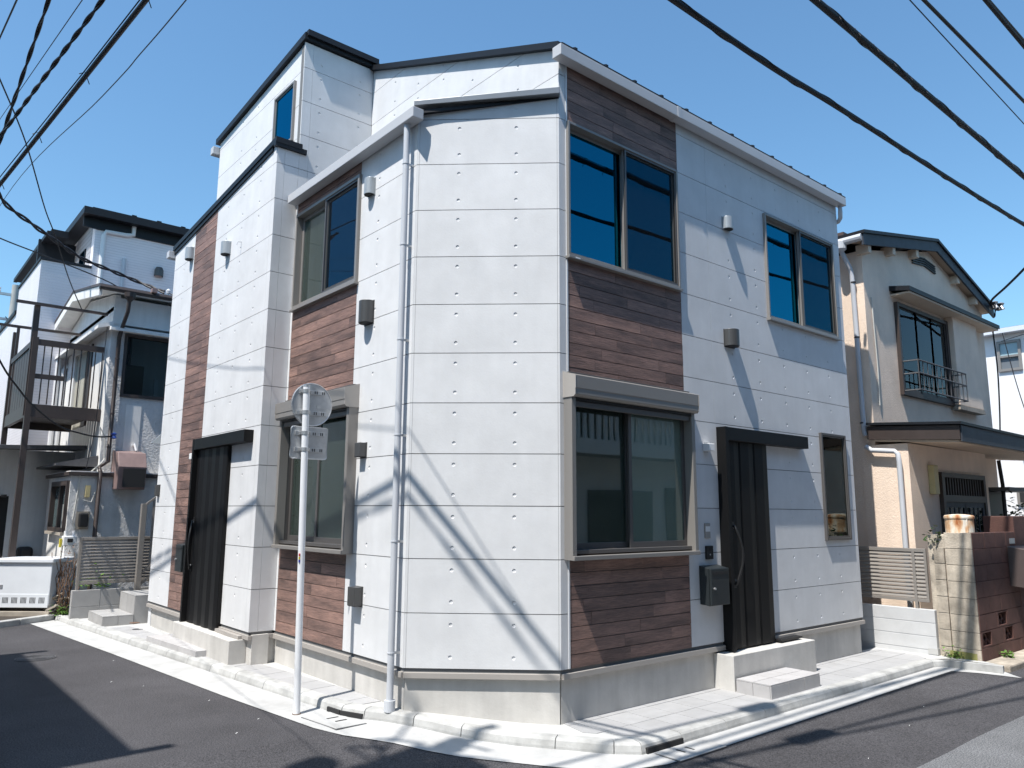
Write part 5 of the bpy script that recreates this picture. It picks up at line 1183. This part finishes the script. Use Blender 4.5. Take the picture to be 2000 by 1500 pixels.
B('wall', OPPW, T, WF, -3.2, 5.4, -14, -6.9, -.5, 6.6); B('roof', BROWNR, T, WF, -3.5, 5.5, -14.2, -6.65, 6.61, 6.8)
B('wing_wall', STUCW, T, WF, 5.5, 13.2, -14, -6.95, -.5, 6.2); B('wing_roof', BROWNR, T, WF, 5.4, 13.3, -14.2, -6.7, 6.21, 6.4); B('long_wing_wall', BEIGE, T, WF, 13.4, 40, -14, -7.1, -.5, 5.6)  # last wall lengthened so the slit window reflects it instead of sky
BA = B('balcony_front', WHITE, T, WF, 6.6, 11.4, -6.35, -6.25, 2.55, 2.85); B('balcony_floor', OPPW, BA, WF, 6.6, 11.4, -6.94, -6.36, 2.55, 2.65); B('balcony_rail', WHITE, BA, WF, 6.6, 11.4, -6.35, -6.25, 3.55, 3.62)
for k in range(24): B('baluster', WHITE, BA, WF, 6.65+.2*k, 6.73+.2*k, -6.33, -6.27, 2.85, 3.55)
for (a, b, c, d) in ((-1.5, .5, .4, 1.9), (1.4, 3.4, -.3, 1.8), (6.2, 7.0, -.4, 1.7), (7.6, 9.6, .5, 1.8), (10.2, 11.6, -.4, 1.9), (7.2, 9.2, 2.9, 4.6), (-1, 1, 4.2, 5.6), (3, 5, 4.2, 5.6)):
    W = B('window', BROWNP, T, WF, a, b, -6.97, -6.87, c, d); B('pane', GLASSD, W, WF, a+.07, b-.07, -6.872, -6.865, c+.07, d-.07)

# ------------------------------------------------------------------ overhead cables
def cat(p, q, n=40, sag=0.0):
    p, q = Vector(p), Vector(q); return [p.lerp(q, k/n)-Vector((0, 0, sag*4*(k/n)*(1-k/n))) for k in range(n+1)]
def spline(pts, per=8):
    P_ = [Vector(p) for p in pts]; P_ = [P_[0]*2-P_[1]]+P_+[P_[-1]*2-P_[-2]]; out = []
    for i in range(1, len(P_)-2):
        a, b, c, d = P_[i-1:i+3]
        for k in range(per):
            t = k/per; out.append(.5*((2*b)+(c-a)*t+(2*a-5*b+4*c-d)*t*t+(3*b-a-3*c+d)*t**3))
    out.append(P_[-2]); return out
def helix(path, r, off, turns_per_m, ph=0):
    out = []; s = 0; last = path[0]; dense = []
    for a, b in zip(path, path[1:]):
        n = max(1, int((b-a).length/.04)); dense += [a.lerp(b, k/n) for k in range(n)]
    for i, p in enumerate(dense[:-1]):
        t = (dense[i+1]-p).normalized(); s += (p-last).length; last = p
        a = t.cross(Vector((0, 0, 1))).normalized(); b = t.cross(a); w_ = 2*math.pi*turns_per_m*s+ph
        out.append(p+(a*math.cos(w_)+b*math.sin(w_))*off)
    return out
def cable(label, path, r, group=None, extra=None):
    T = thing('overhead_cable', label, 'cable', path[len(path)//2], group)
    MB().tube(path, r, 8).build('core', WIRE, T, smooth=True)
    return T
def clips(T, path, spacing, size, d0, d1):
    acc = 0
    for a, b in zip(path, path[1:]):
        L_ = (b-a).length; n = max(1, int(L_/spacing))
        for k in range(n):
            p = a.lerp(b, k/n)
            if not (d0 < (p-CAM).length < d1): continue
            t = (b-a).normalized(); s = t.cross(Vector((0, 0, 1))).normalized()
            MB().tube([p+s*size-Vector((0, 0, size)), p+Vector((0, 0, size*1.2)), p-s*size+Vector((0, 0, size*.4))], .005, 4).build('hanger_clip', WIRE, T)
def along(p, q, s0, s1, n=30, sag=0):
    p, q = Vector(p), Vector(q); d = q-p; return cat(p+d*s0, p+d*s1, n, sag)
# left street bundle
P1 = along((-3.257, 1.72, 5.639), (-3.743, 6.188, 5.322), -5, 5)
T = cable('thickest black cable of the left bundle crossing the upper left sky', P1, .024)
MB().tube([p+Vector((-.02, 0, .055+.02*math.sin(i*1.1))) for i, p in enumerate(P1)], .006, 5).build('messenger_wire', WIRE, T); clips(T, P1, .9, .05, 4, 14)
P2 = along((-3.478, 2.346, 5.88), (-3.804, 5.172, 5.714), -8, 8, 40)
T = thing('overhead_cable', 'twisted black cable second from the thick one in the upper left sky', 'cable', P2[20])
MB().tube(helix(P2, .01, .011, 1.6), .012, 5).build('strand', WIRE, T); MB().tube(helix(P2, .01, .011, 1.6, math.pi), .012, 5).build('strand', WIRE, T)
P3 = along((-3.79, 3.21, 6.21), (-3.83, 5.8, 5.72), -6, 3.0, 40)
T = thing('overhead_cable', 'steeply slanting twisted cable at the far left of the sky', 'cable', P3[20])
MB().tube(helix(P3, .01, .010, 1.2), .012, 5).build('strand', WIRE, T); MB().tube(helix(P3, .01, .010, 1.2, math.pi), .012, 5).build('strand', WIRE, T)
cable('thin wavy wire right of the thick cable in the upper left sky', spline([(-2.9, -6, 5.0), (-2.9, -2, 5.42), (-2.9, 1.85, 5.88), (-2.9, 3.4, 6.10), (-2.9, 5.14, 6.38), (-2.9, 14.6, 8.1), (-2.9, 30, 9)], 10), .006)
cable('hair thin pale wire between the twisted cables in the upper left sky', along((-4.0, -.15, 4.25), (-4.0, 3.95, 5.19), -1.2, 4), .003)
cable('outermost thin wire cutting the top left corner', along((-4.3, -.03, 4.18), (-4.3, .79, 4.36), -3, 20), .005)
cable('thin drop wire curving down to the balcony rail', spline([(-4.3, 4.6, 6.5), (-3.89, 5.92, 6.55), (-3.41, 7.27, 6.4), (-2.89, 8.89, 6.09), (-2.6, 9.61, 5.89), (-2.12, 10.88, 5.52), (-1.72, 11.68, 5.17)]), .010)
P4 = spline([(-3.9, 8.3, 6.7), (-3.45, 9.33, 6.25), (-2.94, 9.86, 6.1), (-2.47, 10.28, 6.0), (-1.98, 10.69, 5.9), (-1.42, 11.02, 5.87), (-.87, 11.21, 5.80), (-.45, 10.6, 5.50)])
T = thing('overhead_cable', 'twisted service cable reaching the stucco house roof', 'cable', P4[10]); MB().tube(helix(P4, .01, .022, 1.3), .020, 5).build('strand', WIRE, T); MB().tube(helix(P4, .01, .022, 1.3, math.pi), .020, 5).build('strand', WIRE, T)
T = thing('service_bracket', 'small steel cable bracket on the stucco house roof edge', 'bracket', (-.45, 10.6, 5.3)); MB().tube([(-.45, 10.6, 5.2), (-.45, 10.6, 5.55)], .018, 6).build('stem', SILV, T); MB().lathe((-.45, 10.6, 5.5), [(.03, 0), (.045, .06), (0, .1)], 8).build('insulator', WHITE, T)
MB().tube([(-.42, 10.58, 5.5), (-.30, 10.3, 5.35), (-.22, 9.9, 5.1)], .012, 5).build('tail_wire', WIRE, T)
cable('straight service wire below the twisted one at the stucco house', spline([(-4.2, 8.3, 5.5), (-3.36, 9.65, 5.67), (-2.37, 10.77, 5.8), (-1.14, 12.08, 5.9), (-.8, 12.4, 5.75)]), .012)
T = cable('sagging wire hung before the balcony to a blue insulator', spline([(-3.9, 7.5, 4.3), (-3.29, 8.47, 3.47), (-2.98, 8.80, 3.13), (-2.70, 9.1, 2.90), (-2.28, 9.45, 2.66), (-1.9, 9.7, 2.58), (-1.6, 9.9, 2.56), (-1.30, 10.12, 2.60)]), .014)
MB().lathe((-1.30, 10.10, 2.55), [(0, 0), (.05, .02), (.03, .06), (.05, .10), (0, .12)], 10).build('insulator', INSB, T)
cable('thin vertical wire hanging in front of the balcony', spline([(-1.62, 9.86, 4.5), (-1.66, 9.86, 2.8), (-1.74, 9.86, 1.98)]), .006)
# right street bundle
P5 = spline([(-28, -1.75, 5.9), (-10, -1.72, 5.2), (-.45, -1.7, 5.09), (2.2, -1.7, 5.15), (7.39, -1.7, 5.33), (20, -1.7, 6.0), (35, -1.7, 7)], 14)
T = cable('lowest thick black cable crossing the upper right sky', P5, .025); MB().tube(helix(P5, .01, .022, .9), .010, 5).build('lashing_strand', WIRE, T)
P6 = cat((-28, -1.8, 6.1), (35, -1.8, 5.95), 40, .05)
T = cable('second thick black cable with wire clips in the upper right sky', P6, .034); MB().tube(helix(P6, .01, .030, .8), .012, 5).build('lashing_strand', WIRE, T); clips(T, P6, .36, .05, 4, 13)
MB().tube([p+Vector((0, 0, .05)) for p in P6], .005, 4).build('messenger_wire', WIRE, T)
cable('thin single wire third from the left in the upper right sky', along((3.75, -1.8, 7.03), (7.51, -1.8, 6.85), -8, 6), .007)
cable('medium cable crossing the top right corner of the sky', cat((-28, -1.8, 7.2), (35, -1.8, 7.45), 30, .1), .022)
cable('outermost cable at the very top right corner', cat((-28, -1.9, 8.0), (35, -1.9, 8.3), 30, .05), .022)
cable('drop cable running up right from the beige house gable corner', spline([(11.35, 0, 5.22), (10.97, -.12, 5.24), (10.36, -.55, 5.28), (9.78, -1.0, 5.37), (9.0, -1.68, 5.60)]), .020)
T = thing('cable_bracket', 'black cable bracket with insulators at the beige house gable corner', 'bracket', (11.3, -.02, 5.2))
for k in range(4): MB().lathe((11.15+.1*k, -.06-.02*k, 5.10+.03*(k % 2)), [(0, 0), (.06, .02), (.03, .08), (.06, .13), (0, .16)], 8).build('insulator', SILV if k % 2 else BLK, T)
MB().tube([(11.2, -.1, 5.2), (11.0, -.15, 5.05), (11.1, -.1, 4.95), (11.3, -.05, 5.05)], .014, 5).build('loop_wire', WIRE, T)
cable('thin wire slanting across the far white house', along((15.5, -1.0, 5.75), (13.0, .4, 4.85), -1, 1), .008)
cable('second thin wire crossing the far white house', along((15.5, -1.4, 4.2), (12.4, .2, 2.5), -.6, 1), .008)
cable('thin hanging wire before the far white house', spline([(14.8, .9, 5.4), (14.9, .75, 4.2), (15.0, .55, 3.0), (15.0, .3, 1.7), (14.6, .7, 1.2), (14.0, 1.0, 1.35)]), .010)
cable('black downlead on the corner of the beige house', spline([(11.25, .0, 4.72), (11.30, .0, 4.0), (11.35, .05, 3.2), (11.3, .08, 2.6)]), .014)

# cables high over the photographer, known from their shadows on the right street
for (lab, a, b) in (('high cable over the photographer carrying a splice closure', (-4.28, -2.28, 8.5), (.81, -2.76, 8.5)), ('highest cable running aslant over the photographer', (-3.68, -2.46, 9.0), (-.42, -3.11, 9.0)), ('slack cable crossing high over the right street', (-6.1, -1.6, 8.9), (1.2, -1.95, 8.0))):
    pth = along(a, b, -3, 4); T = cable(lab, pth, .027)
    if 'closure' in lab: MB().tube([Vector((-3.30, -2.38, 8.47)), Vector((-2.80, -2.42, 8.47))], .11, 12).build('splice_closure', BLK, T)
    if 'slack' in lab: MB().tube([Vector((-3.0, -1.75, 8.48)), Vector((-2.6, -1.77, 8.43))], .10, 12).build('splice_closure', BLK, T)

GR = {'overhead_cable': 'overhead cables', 'drain_cover': 'drain covers in the gutter', 'mailbox': 'slate mailboxes on the new house', 'tiled_step': 'tiled steps', 'boundary_wall': 'low grey boundary walls', 'louver_fence': 'louver fence panels', 'utility_pole': 'utility poles', 'weed_clump': 'weed clumps'}
for o in COL.objects:
    k = o.name.split('.')[0]
    if o.parent is None and k in GR and 'group' not in o: o['group'] = GR[k]
